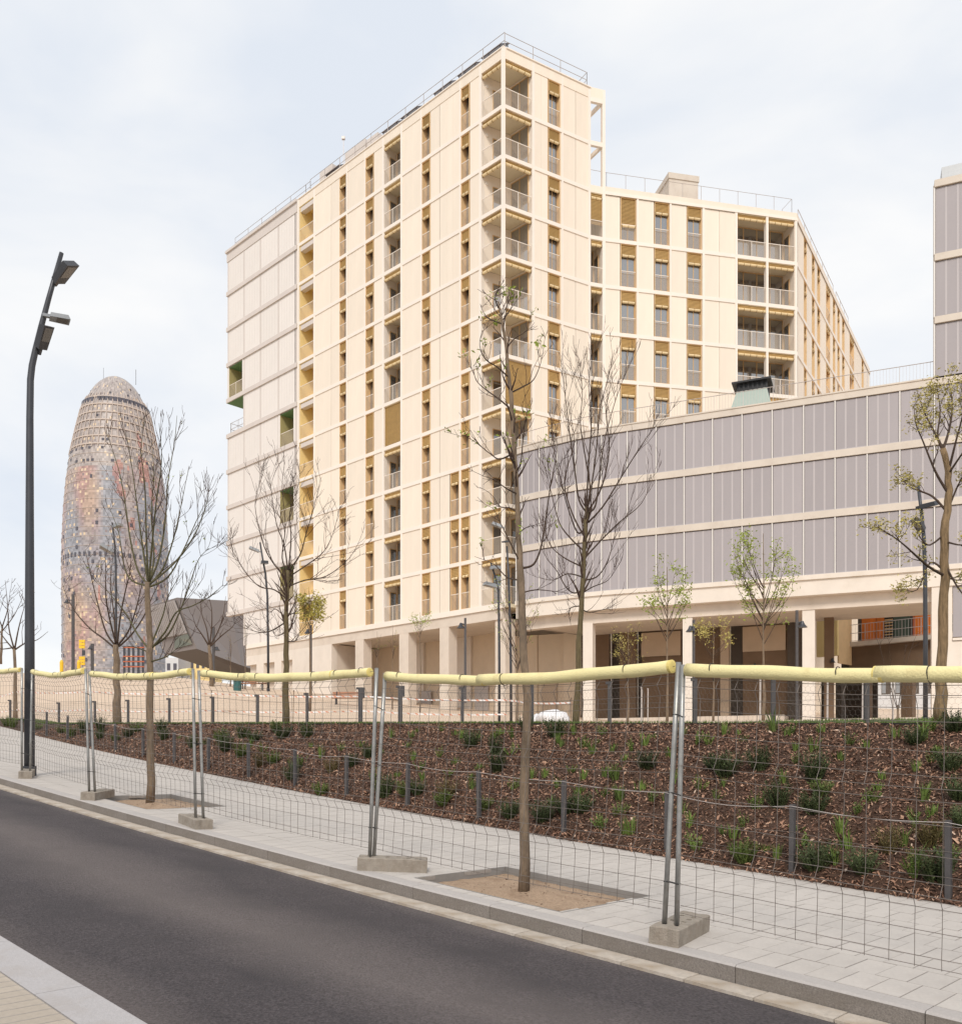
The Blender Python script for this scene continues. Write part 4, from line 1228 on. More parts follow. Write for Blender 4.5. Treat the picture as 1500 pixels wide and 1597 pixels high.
ob('step', box_mesh(Fb.a(1230) - Fb.a(860), 2.5, 1.9, 'concrete_light'), GB, Fb.M(Fb.a(860), -2.6, 0.72))
ob('colonnade_wall', box_mesh(0.5, 0.8, 7.8, 'arcade_brown'), GB, Fb.M(Fb.a(1287), -1.2, 0.6))
for a_, d_ in ((1178, -.3), (1010, -.3), (1300, -1.3)):
    mb = MB(); mb.tube([(0, 0, 0.25), (0, 0, 0.1), (0, 0, 0)], [0.05, 0.09, 0.17], 10); mb.tube([(0, 0.3, 0.22), (0, 0, 0.22)], 0.025, 5)
    put(mb, 'wall_lamp', 'dark_metal', GB, M=Fb.M(Fb.a(a_), d_, 5.6))
# white base pier under the tall block
pier = Face(GP[16], GP[18])
ob('pier', box_mesh(0.66, 0.8, 9.4 - 0.6, 'concrete_white'), GB, pier.M(-0.12, 0.03, 0.6))
ob('base_wall', box_mesh(pier.L, 0.3, 5.9 - 0.6, 'concrete_white'), GB, pier.M(0.54, 0.06, 0.6))
ob('base_wall', box_mesh(0.25, 0.3, 9.0 - 5.9, 'concrete_white'), GB, pier.M(0.54, 0.06, 5.9))
sp = ob('screen_panel', box_mesh(pier.L - 0.9, 0.05, 2.9, 'mesh_grey'), GB, pier.M(0.82, 0.1, 6.1))
for q in (0.45, 1.0, 1.55): ob('post_strip', box_mesh(0.085, 0.01, 2.9, 'mesh_pale'), sp, pier.M(0.82 + q, 0.092, 6.1))
ob('sill', box_mesh(pier.L - 0.8, 0.4, 0.12, 'concrete_white'), GB, pier.M(0.8, -0.02, 5.92))
# tall block rising at the right
TB = thing('screen_block', 'taller grey mesh-clad block rising above the curved screen building', 'building', (GP[16].x, GP[16].y, 18.9))
for (z0, z1) in ((18.97, 21.62), (21.95, 24.72), (25.05, 28.36)):
    for i in range(16, len(GP) - 1):
        F = Face(GP[i], GP[i + 1])
        p = ob('screen_panel', box_mesh(F.L - 0.1, 0.05, z1 - z0 - 0.08, 'mesh_grey'), TB, F.M(0.05, 0.02, z0 + 0.04))
        for q in (1 / 3, 2 / 3): ob('post_strip', box_mesh(0.085, 0.01, z1 - z0 - 0.1, 'mesh_pale'), p, F.M(F.L * q - 0.04, 0.012, z0 + 0.05))
        ob('mullion', box_mesh(0.065, 0.1, z1 - z0, 'white_metal'), TB, F.M(-0.032, -0.03, z0))
for z0, z1 in ((21.62, 21.95), (24.72, 25.05), (28.36, 28.7)): ribbon('slab_band', 'grey_band', TB, -0.08, 0.5, z0, z1, 16)
mb = MB(); p_ = pier.pt(-0.05, 0.06); q_ = p_ + Vector((0.60, 0.80, 0)) * 9; mb.prism([(p_.x, p_.y), (p_.x + .12, p_.y - .02), (q_.x + .12, q_.y - .02), (q_.x, q_.y)], 18.75, 28.5); put(mb, 'side_wall', 'grey_band', TB)
ob('roof_box', box_mesh(6, 0.8, 0.85, 'lamp_grey'), TB, pier.M(0.35, 0.45, 28.7))
ribbon('roof', 'dark_room', TB, 0.4, 0.5, 18.9, 28.5, 16)
# ================================================================== COURTYARD BUILDING SEEN THROUGH THE PASSAGE
CB = thing('courtyard_building', 'shaded courtyard block with orange and green panels seen through the passage', 'building', (27, 66, 2.6))
Fc = Face(px(1296, 1000, 62).xy, px(1500, 1000, 56).xy)
a_ = Fc.a
def cbx(name, x0, x1, z0, z1, matn, d=0.0, th=0.2, par=CB): return ob(name, box_mesh(a_(x1) - a_(x0), th, z1 - z0, matn), par, Fc.M(a_(x0), d, z0))
cbx('balcony_slab', 1322, 1500, 7.75, 8.05, 'grey_band', -0.3, 2.0)
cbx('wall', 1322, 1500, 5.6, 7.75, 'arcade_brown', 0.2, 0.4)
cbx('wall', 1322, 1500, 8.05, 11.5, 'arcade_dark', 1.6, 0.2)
for x0, x1, m_ in ((1330, 1352, 'orange'), (1353, 1365, 'orange'), (1380, 1405, 'green_dark'), (1410, 1422, 'rust_red'), (1414, 1440, 'orange'), (1446, 1470, 'green_dark')):
    cbx('shutter', x0, x1, 8.05, 10.9, m_, 1.4 if m_ != 'rust_red' else 1.45, 0.08)
b_ = cbx('louvre', 1366, 1379, 8.05, 10.9, 'black_louver', 1.45, 0.05)
for j in range(14): cbx('slat', 1366, 1379, 8.1 + j * 0.2, 8.17 + j * 0.2, 'wood_frame', 1.38, 0.05, b_)
rail_run(CB, [tuple(Fc.pt(a_(1325), -0.25))[:2] + (0,), tuple(Fc.pt(a_(1500), -0.25))[:2] + (0,)], 8.05, 1.15, 1.2, balusters=0.2)
cbx('yellow_wall', 1296, 1328, 7.0, 11.5, 'yellow_wall', -2.2, 0.3)
cbx('yellow_wall', 1326, 1328, 6.5, 11.5, 'tan', -2.0, 2.0)
for x0, x1 in ((1296, 1308), (1318, 1327), (1342, 1352), (1402, 1420)):
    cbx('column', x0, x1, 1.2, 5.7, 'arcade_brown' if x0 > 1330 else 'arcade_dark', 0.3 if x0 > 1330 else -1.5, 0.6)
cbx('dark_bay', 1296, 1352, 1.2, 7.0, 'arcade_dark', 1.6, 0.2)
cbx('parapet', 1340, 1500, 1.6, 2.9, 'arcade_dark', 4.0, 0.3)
WBld = thing('white_building', 'distant white building with grey windows glimpsed through the passage', 'building', px(1420, 1100, 95))
Fd = Face(px(1340, 1000, 95).xy, px(1520, 1000, 92).xy)
ob('wall', box_mesh(Fd.L, 6, 10.5, 'far_white'), WBld, Fd.M(0, 0, 0.0))
for j in range(9):
    for zz in (7.0,):
        w_ = ob('window', box_mesh(0.9, 0.06, 1.7, 'arcade_dark'), WBld, Fd.M(0.8 + j * 1.35, -0.03, zz))
        ob('pane', box_mesh(0.36, 0.03, 1.5, 'lamp_grey'), w_, Fd.M(0.85 + j * 1.35, -0.05, zz + .1))
# ================================================================== FAR TOWER
AX, AY, AZ = (181 - 750) / 1400 * 356, 356.0, 7.0
prof = [(588, 0.5), (589.5, 8), (593, 15.5), (600, 24), (606.5, 30), (614, 35), (627.6, 42), (643.5, 49.6), (658, 53), (676, 57.2), (699, 62), (721.7, 66.6), (760, 71.8), (800, 75), (850, 77.2), (920, 77.6), (1000, 77.0), (1060, 76.5), (1160, 76)]
PY = [(1187 - y) / 1400 * 356 for y, _ in prof][::-1]; PR = [r * 356 / 1400 for _, r in prof][::-1]
def rad_at(z): return float(np.interp(z, PY, PR))
def bullet_mat():
    m = bpy.data.materials.new('bullet_skin'); m.use_nodes = True
    n, l = m.node_tree.nodes, m.node_tree.links
    b = n['Principled BSDF']; b.inputs['Roughness'].default_value = 0.45
    at = n.new('ShaderNodeAttribute'); at.attribute_name = 'tone'; at.attribute_type = 'GEOMETRY'
    l.new(at.outputs['Color'], b.inputs['Base Color'])
    MATS['bullet_skin'] = m
bullet_mat()
mat('bullet_louvre', (0.56, 0.47, 0.41), 0.4, 0.06, 0.2)
mat('bullet_dark', (0.10, 0.095, 0.115), 0.3, 0.2, 0.4)
AT = thing('bullet_tower', 'tall bullet shaped tower with mottled pink, grey and blue glass skin', 'tower', (AX, AY, AZ))
def bullet():
    rs = np.random.RandomState(11)
    zs = [AZ]; step = 0.95
    while zs[-1] < 151.9: zs.append(min(zs[-1] + (step if zs[-1] < 140 else 0.9), 152.3))
    NS = 150
    v, f, cols = [], [], []
    for z in zs:
        r = rad_at(z)
        for j in range(NS):
            a = 2 * math.pi * j / NS
            v.append((AX + r * math.cos(a), AY + r * math.sin(a), z))
    # colour: patches of warm pink, ochre, blue and grey; greyer towards the top
    for i in range(len(zs) - 1):
        for j in range(NS):
            j2 = (j + 1) % NS
            f.append((i * NS + j, i * NS + j2, (i + 1) * NS + j2, (i + 1) * NS + j))
            a = 2 * math.pi * j / NS; z = zs[i]; h = (z - AZ) / 145
            q = mnoise.noise((math.cos(a) * 2.6, math.sin(a) * 2.6, z * 0.045)) + 0.5 * mnoise.noise((math.cos(a) * 7, math.sin(a) * 7, z * 0.14 + 9))
            q2 = mnoise.noise((math.cos(a) * 2.2 + 7, math.sin(a) * 2.2, z * 0.03 + 5))
            warm = np.array([0.52, 0.36, 0.27]); pink = np.array([0.50, 0.30, 0.26]); blue = np.array([0.30, 0.32, 0.37]); grey = np.array([0.44, 0.385, 0.36]); red = np.array([0.55, 0.20, 0.14])
            c = grey.copy()
            if h < 0.72:
                mixw = min(max((q2 + 0.35) * 1.3 - math.cos(a) * 0.45, 0), 1)
                c = blue * (1 - mixw) + (warm if q > 0 else pink) * mixw
                c = c * 0.8 + grey * 0.2
            if q > 0.36 and math.cos(a) > 0.05 and 0.25 < h < 0.85: c = c * 0.45 + red * 0.55
            c = c * rs.uniform(0.74, 1.26) * 0.84
            if rs.rand() < 0.035: c = np.array([0.24, 0.19, 0.19])
            if rs.rand() < 0.05: c = np.array([0.66, 0.52, 0.36])
            cols.append(c)
    me = bpy.data.meshes.new('skin'); me.from_pydata(v, [], f); me.materials.append(MATS['bullet_skin'])
    at = me.attributes.new('tone', 'FLOAT_COLOR', 'FACE')
    arr = np.ones((len(f), 4), np.float32); arr[:, :3] = np.clip(np.array(cols), 0, 1)
    at.data.foreach_set('color', arr.ravel()); me.update()
    ob('skin', me, AT)
    # rings of glass louvres and window strips
    mb = MB(); z = AZ + 3
    def ring(mb, z, r0, r1, hh, n=72, mi=0, a0=0, a1=2 * math.pi):
        for j in range(n):
            p, q = a0 + (a1 - a0) * j / n, a0 + (a1 - a0) * (j + 1) / n
            P = []
            for zz in (z, z + hh):
                for r, ang in ((r0, p), (r1, p), (r1, q), (r0, q)): P.append((AX + r * math.cos(ang), AY + r * math.sin(ang), zz))
            mb.hexa(P, mi)
    k = 0
    while z < 141:
        r = rad_at(z)
        top = z > 118
        ring(mb, z, r - 0.2, r + (0.34 if top else 0.13), 0.42 if top else 0.12)
        z += 3.55 if not top else 3.3; k += 1
    tag(put(mb, 'louvre_rings', 'bullet_louvre', AT), kind='stuff')
    mb = MB(); NR = 44
    for j in range(NR):
        a = 2 * math.pi * j / NR
        if math.sin(a) > 0.25: continue
        pts = [(AX + (rad_at(z) + 0.3) * math.cos(a), AY + (rad_at(z) + 0.3) * math.sin(a), z) for z in np.linspace(119, 142, 10)]
        mb.tube(pts, 0.17, 4)
    tag(put(mb, 'top_ribs', 'bullet_louvre', AT), kind='stuff')
    mb = MB()
    def wins(z, n, hh, prob, wfr=0.55):
        r = rad_at(z + hh / 2) + 0.12; r2 = r
        for j in range(n):
            a = 2 * math.pi * j / n
            if math.sin(a) > 0.2 or rs.rand() > prob: continue
            d = math.pi / n * wfr
            P = []
            for zz in (z, z + hh):
                for rr_, ang in ((r - 0.4, a - d), (r + .06, a - d), (r + .06, a + d), (r - 0.4, a + d)): P.append((AX + rr_ * math.cos(ang), AY + rr_ * math.sin(ang), zz))
            mb.hexa(P)
    wins(137.2, 52, 2.6, 0.97, 0.85)
    for zz in (114, 117.3, 120.6, 123.9, 127.2, 130.5, 140.4, 143.7): wins(zz + 0.9, 64, 0.9, 0.16)
    wins(77, 60, 1.6, 0.95, 0.4); wins(21, 60, 1.7, 0.95, 0.4); wins(17, 60, 1.7, 0.8, 0.4); wins(113, 60, 1.2, 0.25)
    for _ in range(38): wins(rs.uniform(25, 108), 90, 1.3, 0.03, 0.7)
    tag(put(mb, 'windows', 'bullet_dark', AT), kind='stuff')
    mb = MB(); mb.tube([(AX + 9, AY - 3, 148), (AX + 9, AY - 3, 154)], 0.12, 4); mb.tube([(AX - 5, AY, 150), (AX - 5, AY, 156)], 0.08, 4)
    put(mb, 'mast', 'lamp_grey', AT)
bullet()
# ================================================================== WEDGE SHAPED HALL
DH = thing('wedge_hall', 'grey wedge shaped hall overhanging above the square with slatted front', 'building', px(310, 1045, 150))
def P3(x, y, d): return px(x, y, d)
d0, d1 = 150, 168
A_, B_, C_, D_ = P3(234, 944.5, d0 + 6), P3(276, 932, d0), P3(307, 1012, d0), P3(258, 1020, d0 + 6)
E_, F_ = P3(356, 937, d0 + 10), P3(400, 940, d0 + 20)
G_, H_ = P3(377, 1038, d0 + 12), P3(400, 1046, d0 + 20)
bk = Vector((6, 40, 0))
mb = MB()
mb.quad([A_, D_, C_, B_]); mb.quad([B_, C_, G_, E_]); mb.quad([E_, G_, H_, F_])
mb.quad([A_, B_, E_, F_, F_ + bk, A_ + bk])
put(mb, 'shell', 'hub_grey', DH)
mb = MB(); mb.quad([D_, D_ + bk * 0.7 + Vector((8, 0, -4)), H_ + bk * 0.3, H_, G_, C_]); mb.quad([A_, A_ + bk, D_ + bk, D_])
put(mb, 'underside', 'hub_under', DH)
nrm = (B_ - A_).cross(D_ - A_).normalized(); nrm = nrm if nrm.y < 0 else -nrm
mb = MB()
q = lambda u, v: A_.lerp(B_, u).lerp(D_.lerp(C_, u), v)
mb.quad([q(.04, .05) + nrm * .15, q(.04, .70) + nrm * .15, q(.93, .66) + nrm * .15, q(.93, .05) + nrm * .15])
put(mb, 'slat_backing', 'hub_dark', DH)
for i in range(15):
    u = 0.055 + 0.86 * i / 14
    mb = MB(); a_, b_ = q(u - 0.013, .04) + nrm * .2, q(u + 0.013, .04) + nrm * .2; c_, e_ = q(u + 0.013, .68) + nrm * .2, q(u - 0.013, .70) + nrm * .2
    o_ = nrm * 0.3
    mb.hexa([e_, c_, c_ + o_, e_ + o_, a_, b_, b_ + o_, a_ + o_])
    put(mb, 'slat', 'hub_slat', DH)
mb = MB(); mb.quad([q(.50, .72) + nrm * .2, q(.36, .93) + nrm * .2, q(.95, .90) + nrm * .2, q(.93, .69) + nrm * .2])
put(mb, 'window_strip', 'glass_green', DH)
mb = MB(); a_ = P3(287, 942, d0 - .5); mb.box((a_.x, a_.y, a_.z - 0.7), (a_.x + 1.6, a_.y + .1, a_.z + 0.1)); 
# low far buildings behind the plaza's edge
def far_block(x0, x1, y0, d, matn, label, wins=None):
    p, q_ = px(x0, y0, d), px(x1, y0, d)
    r = thing('far_building', label, 'building', (p.x, d, 6.5))
    mb = MB(); mb.box((p.x, d, 6.0), (q_.x, d + 8, p.z)); put(mb, 'wall', matn, r)
    if wins:
        for i in range(wins):
            mb = MB(); xx = p.x + (q_.x - p.x) * (i + .25) / wins; w = (q_.x - p.x) / wins * .5
            mb.box((xx, d - 0.1, p.z - 2.6), (xx + w, d + .1, p.z - 1.2)); put(mb, 'window', 'bullet_dark', r)
far_block(258, 278, 1026, 190, 'far_white', 'low white far building beneath the overhanging hall', 2)
far_block(278, 330, 1024, 200, 'yellow_wall', 'low ochre far building beneath the overhanging hall', 6)
# ================================================================== TEMPORARY FENCE
DEP = {'A': 6.59, 'B': 9.11, 'C': 11.59, 'D': 14.07, 'E': 16.8}
def pp(x, y, k, dd=0.0): return px(x, y, DEP[k] + dd)
p_R = sn(-3.62, 0.0, 0); zr = zp(-3.62) + 0.13
p_F = sn(17.85, 0.0, 0); zf = zp(17.85) + 0.13
PAN = [  # left base, left top, right base, right top
    (Vector((p_F.x, p_F.y, zf)), Vector((p_F.x, p_F.y, zf + 1.93)), pp(34, 1200, 'E'), pp(34, 1042, 'E')),
    (pp(47, 1203, 'E'), pp(50, 1045, 'E'), pp(139, 1234, 'D'), pp(133.5, 1043, 'D')),
    (pp(148, 1234, 'D'), pp(139, 1047, 'D', .05), pp(305, 1275, 'C'), pp(301, 1043, 'C')),
    (pp(317, 1275, 'C'), pp(310, 1046, 'C', .05), pp(576.5, 1338, 'B'), pp(587.5, 1042, 'B')),
    (pp(583, 1338, 'B', .04), pp(600.5, 1050, 'B', .1), pp(1036, 1440, 'A'), pp(1058, 1033, 'A')),
    (pp(1055, 1444, 'A', -.03), pp(1065, 1037, 'A', -.03), Vector((p_R.x, p_R.y, zr)), Vector((p_R.x, p_R.y, zr + 1.93))),
]
p_Q = sn(-7.2, 0.0, 0); zq = zp(-7.2) + 0.13; p_R2 = sn(-3.70, 0.02, 0)
PAN.append((Vector((p_R2.x, p_R2.y, zr)), Vector((p_R2.x, p_R2.y, zr + 1.93)), Vector((p_Q.x, p_Q.y, zq)), Vector((p_Q.x, p_Q.y, zq + 1.93))))
FLAB = ['beyond the tall lamp pole', 'just before the tall lamp pole', 'in front of the bare forked tree', 'between the two tree pits', 'in front of the slender budding tree', 'past the foot with open holes', 'at the downhill end of the row']
HZ = [(0.08, 0), (0.16, 0), (0.235, 1), (0.275, -1), (0.315, 1), (0.40, 0), (0.50, 0), (0.575, 1), (0.615, -1), (0.655, 1), (0.735, 0), (0.83, 0), (0.875, 1), (0.915, -1), (0.95, 1)]
for i, (Lb, Lt, Rb, Rt) in enumerate(PAN):
    root = thing('fence_panel', 'galvanised wire mesh fence panel ' + FLAB[i], 'fence panel', (Lb + Rb) / 2, 'temporary fence panels along the kerb')
    nrm = (Rb - Lb).cross(Lt - Lb).normalized(); nrm = nrm if nrm.y < 0 else -nrm
    rr = random.Random(i)
    def P(u, v, off=0.0):
        a, b = Lb.lerp(Lt, v), Rb.lerp(Rt, v)
        return a.lerp(b, u) + nrm * off + Vector((0, 0, -0.05 * math.sin(math.pi * u) * v * v - 0.02 * math.sin(math.pi * u)))
    for b, t in ((Lb, Lt), (Rb, Rt)):
        dn = (b - t).normalized()
        m2 = MB(); m2.tube([b + dn * 0.06, b.lerp(t, .3), b.lerp(t, .7), t], 0.0195, 12)
        put(m2, 'post', 'galv', root, True)
    m2 = MB()
    NV = 24
    for j in range(1, NV):
        u = j / NV + rr.uniform(-.002, .002)
        pts = []
        for v, fo in [(0.045, 0)] + HZ + [(0.985, 0)]:
            pts.append(P(u, v, 0.045 if fo == -1 else 0.0) + Vector((rr.uniform(-.002, .002), 0, 0)))
        m2.tube(pts, 0.0022, 4, cap=False)
    for v, fo in [(0.05, 0)] + HZ + [(0.985, 0)]:
        if fo == 1: pass
        m2.tube([P(u / 12 + (0.008 if u == 0 else -0.008 if u == 12 else 0), v + rr.uniform(-.0015, .0015), 0.045 if fo == -1 else 0.0) for u in range(13)], 0.0022, 4, cap=False)
    put(m2, 'wire_mesh', 'wire', root)
    # foam sleeves on the top edge, in lengths that overlap
    cuts = {0: [(0.35, 0.985)], 1: [(0.02, 0.60), (0.57, 0.97)], 2: [(0.03, 0.42), (0.40, 0.66), (0.635, 0.975)], 3: [(0.03, 0.35), (0.32, 0.80), (0.79, 0.97)], 4: [(0.01, 0.42), (0.40, 0.985)], 5: [(0.01, 0.40), (0.385, 0.99)], 6: [(0.01, 0.5), (0.48, 0.99)]}[i]
    for ci, (u0, u1) in enumerate(cuts):
        f0 = thing('foam_sleeve', 'pale yellow foam sleeve, ' + (['only one'] if len(cuts) == 1 else ['lamp-side one', 'far-side one'] if len(cuts) == 2 else ['lamp-side one', 'middle one', 'far-side one'])[ci] + ' on panel ' + FLAB[i], 'foam sleeve', P((u0 + u1) / 2, .98), 'foam sleeves along the fence top')
        m2 = MB(); n = 16
        pts, rad = [], []
        r0 = 0.047 + (0.0035 if ci % 2 else 0)
        for j in range(n + 1):
            u = u0 + (u1 - u0) * j / n
            pts.append(P(u, 0.985) + Vector((0, 0, -0.004 + 0.004 * math.sin(u * 23 + i * 2 + ci) + (0.006 if ci % 2 else 0))))
            rad.append(r0 * (1 + 0.03 * math.sin(u * 41 + ci * 3) + rr.uniform(-.012, .012)))
        m2.tube(pts, rad, 16, cap=True)
        sl = put(m2, 'sleeve', 'foam', f0, True)
        m3 = MB()
        for e0, e1 in ((pts[0], pts[1]), (pts[-1], pts[-2])):
            dd = (e0 - e1).normalized(); m3.tube([e0 - dd * 0.02, e0 + dd * 0.002, e0 + dd * 0.006], [r0 * .98, r0 * 1.0, r0 * .72], 16)
        put(m3, 'cut_end', 'foam_end', f0)
        for u in ((u0 * .85 + u1 * .15), (u0 * .2 + u1 * .8)):
            c = P(u, 0.985); dd = (P(u + .01, .985) - P(u - .01, .985)).normalized(); up = Vector((0, 0, 1)); w_ = dd.cross(up).normalized()
            m3 = MB(); tl = 0.25 * w_ * 0.05
            m3.tube([c + (w_ * math.cos(a) + up * math.sin(a)) * (r0 * 1.035) + tl * math.sin(a) for a in [2 * math.pi * k / 14 for k in range(15)]], 0.0035, 4)
            m3.tube([c - up * r0 * 1.02, c - up * (r0 * 1.02 + .03) - w_ * .012], 0.0028, 4)
            put(m3, 'cable_tie', 'tie_black', f0)
# ties joining neighbouring posts
for (l, r) in zip(PAN[:-1], PAN[1:]):
    for v in (0.16, 0.5, 0.80):
        a, b = l[2].lerp(l[3], v), r[0].lerp(r[1], v)
        m3 = MB(); e = Vector((0.023, 0, 0)); fo = Vector((0, -0.024, 0))
        a_, b_ = (a, b) if a.x < b.x else (b, a)
        ring = [a_ - e, a_ + fo, b_ + fo, b_ + e, b_ - fo, a_ - fo, a_ - e]
        m3.tube(ring, 0.0042, 4)
        tag(put(m3, 'cable_tie', 'tie_black'), 'thin black cable tie binding two neighbouring fence posts', 'cable tie', 'ties between fence posts')
# concrete feet
def frame_rot(s):
    g = zp(s + .1) - zp(s - .1); g /= .2
    ax = Vector((UN.x, UN.y, 0)); return Matrix.Rotation(-math.atan(g), 4, ax) if (Matrix.Rotation(-math.atan(g), 4, ax) @ Vector((US.x, US.y, 0))).z * g > 0 else Matrix.Rotation(math.atan(g), 4, ax)
def foot(k, cx_, off, yaw, label, L=0.70, Wd=0.225, H=0.135):
    j = 'EDCBAR'.index(k); m_ = (PAN[j][2] + PAN[j + 1][0]) / 2; ya = math.radians(yaw)
    c = Vector((m_.x + math.cos(ya) * off, m_.y + math.sin(ya) * off, 0)); s, n = to_sn(c.x, c.y); H = m_.z - zp(s) + 0.004
    zt = None
    bm = bmesh.new()
    nx, ny = 13, 5
    vs_ = [[bm.verts.new((-L / 2 + L * i / nx, -Wd / 2 + Wd * j / ny, H)) for j in range(ny + 1)] for i in range(nx + 1)]
    tops = []
    for i in range(nx):
        for j in range(ny):
            f = bm.faces.new((vs_[i][j], vs_[i + 1][j], vs_[i + 1][j + 1], vs_[i][j + 1]))
            if i in (2, 5, 7, 9) and j in (1, 3): tops.append(f)
    bd = [e for e in bm.edges if e.is_boundary]
    r = bmesh.ops.extrude_edge_only(bm, edges=bd)
    low = [v for v in r['geom'] if isinstance(v, bmesh.types.BMVert)]
    for v in low:
        v.co.z = 0.0
        if abs(v.co.x) > L / 2 - 0.03 and abs(v.co.y) < 0.05: v.co.x *= 0.985
    # notch grooves in the short ends
    for v in bm.verts:
        if abs(v.co.x) > L / 2 - 1e-4 and abs(abs(v.co.y) - Wd * 0.1) < 0.012: v.co.x *= 0.955
    res = bmesh.ops.inset_individual(bm, faces=tops, thickness=0.008)
    ex = bmesh.ops.extrude_discrete_faces(bm, faces=tops)
    for f in ex['faces']:
        for v in f.verts: v.co.z -= 0.07
    rr = random.Random(cx_)
    for v in bm.verts:
        if v.co.z > 0.03: v.co += Vector((rr.uniform(-.002, .002), rr.uniform(-.002, .002), rr.uniform(-.0015, .0015)))
    edges = [e for e in bm.edges if len(e.link_faces) == 2 and e.calc_face_angle(0) > 1.2 and all(v.co.z > H - 0.01 for v in e.verts) and any(abs(abs(v.co.y) - Wd / 2) < .004 or abs(abs(v.co.x) - L / 2) < .05 for v in e.verts)]
    bmesh.ops.bevel(bm, geom=edges, offset=0.008, segments=1, affect='EDGES')
    me = bpy.data.meshes.new('concrete_foot'); bm.to_mesh(me); bm.free(); me.materials.append(MATS['block'])
    z = zp(s)
    o = ob('concrete_foot', me, None, T(c.x, c.y, z) @ frame_rot(s) @ Matrix.Rotation(math.radians(yaw), 4, 'Z'))
    tag(o, label, 'fence foot', 'concrete feet of the fence')
foot('A', 1066, 0.2, 58, 'grey concrete fence foot set crosswise with open holes towards the mulch')
foot('R', 1700, 0.17, 60, 'grey concrete fence foot at the downhill end of the fence row')
foot('B', 613, 0.21, 3, 'grey concrete fence foot lying parallel to the kerb beside a tree pit')
foot('C', 301, 0.17, 126, 'grey concrete fence foot turned askew at the kerb past a tree pit')
foot('D', 151, 0.2, 88, 'grey concrete fence foot set crosswise beside the bare tree pit')
foot('E', 39, 0.17, 112, 'small looking grey concrete fence foot in front of the tall lamp pole')
# ================================================================== LOW WIRE FENCE ALONG THE PAVEMENT
def s_at(x, nf):
    best = min(frange(-8, 34, 0.02), key=lambda s: abs((lambda p: CX + FPX * p.x / p.y)(sn(s, nf(s))) - x))
    return best
LWF = thing('low_wire_fence', 'low fence of dark square posts and slack wires along the mulch edge', 'fence', sn(5, n_b(5)))
xs_low = [1478, 1235, 1040, 879, 747, 635, 540, 460, 388, 325, 272, 223, 180, 142, 105, 73, 45]
nfl = lambda s: n_b(s) + 0.10
tops_ = []
sl_ = [s_at(x, nfl) for x in xs_low]
sl_ = [sl_[0] - 1.55] + sl_
for s in sl_:
    p = sn(s, nfl(s), zp(s)); h = 0.80
    lean = Vector((rnd.uniform(-.012, .012), rnd.uniform(-.012, .012), 0))
    m2 = MB(); w = 0.027
    e1, e2 = Vector((US.x, US.y, 0)) * w, Vector((UN.x, UN.y, 0)) * w
    lo = [p - e1 - e2, p - e1 + e2, p + e1 + e2, p + e1 - e2]
    m2.hexa([q - Vector((0, 0, .1)) for q in lo] + [q + lean + Vector((0, 0, h)) for q in lo])
    put(m2, 'post', 'post_metal', LWF)
    tops_.append(p + lean + Vector((0, 0, h)))
for dz, sag in ((-0.02, 0.045), (-0.30, 0.03), (-0.55, 0.02)):
    for a, b in zip(tops_[:-1], tops_[1:]):
        m2 = MB(); sg = sag * rnd.uniform(.5, 1.5)
        m2.tube([a.lerp(b, t) + Vector((0, 0, dz - sg * math.sin(math.pi * t))) - Vector((UN.x, UN.y, 0)) * 0.034 for t in [k / 8 for k in range(9)]], 0.0035 if dz > -.1 else 0.0022, 4)
        put(m2, 'wire', 'steel_rail' if dz > -.1 else 'wire', LWF)
# ================================================================== MESH FENCE AT THE TOP OF THE BANK
UMF = thing('mesh_fence', 'fence of dark posts with hexagonal wire netting along the lawn edge', 'fence', sn(5, n_t(5), z_t(5)))
nfu = lambda s: n_t(s) + 0.22
xs_up = [16, 92, 148, 200, 264, 332, 402, 479, 562, 624, 721.5, 830, 951, 1083, 1205, 1352, 1520]
up = []
for x in xs_up:
    s = s_at(x, nfu); p = sn(s, nfu(s), z_t(s)); up.append((s, p))
    gate = x in (562, 624)
    m2 = MB(); w = 0.046 if gate else 0.032; h = 0.86 if gate else 0.78
    m2.box((p.x - w, p.y - w, p.z - 0.1), (p.x + w, p.y + w, p.z + h))
    m2.box((p.x - w - .045, p.y - w - .02, p.z + h - 0.05), (p.x - w + .01, p.y - w + .02, p.z + h)) 
    if gate: m2.box((p.x + w, p.y - .03, p.z + h * .72), (p.x + w + .05, p.y + .03, p.z + h * 1.0))
    put(m2, 'gate_post' if gate else 'post', 'post_metal', UMF)
for (s0, p0), (s1, p1) in zip(up[:-1], up[1:]):
    m2 = MB(); L = (p1 - p0).length; n = max(6, int(L / 0.075)); r = 9; hh = 0.66
    for hz in (0.05, 0.38, 0.72): m2.tube([p0 + Vector((0, 0, hz)), p1 + Vector((0, 0, hz))], 0.003, 3, cap=False)
    for k in range(r):                      # zigzag courses make the hexagons
        pts = []
        for j in range(2 * n + 1):
            t = j / (2 * n); zz = 0.06 + hh * (k + (0.32 if (j // 1 + k) % 2 else 0.0)) / r
            pts.append(p0.lerp(p1, t) + Vector((0, 0, zz)))
        m2.tube(pts, 0.0013, 3, cap=False)
    for k in range(r - 1):
        for j in range(n):
            t = (2 * j + (1 if k % 2 == 0 else 0)) / (2 * n)
            if t > 1: continue
            m2.tube([p0.lerp(p1, t) + Vector((0, 0, 0.06 + hh * (k + .32) / r)), p0.lerp(p1, t) + Vector((0, 0, 0.06 + hh * (k + 1) / r))], 0.0013, 3, cap=False)
    tag(put(m2, 'wire_netting', 'wire', UMF), kind='stuff')
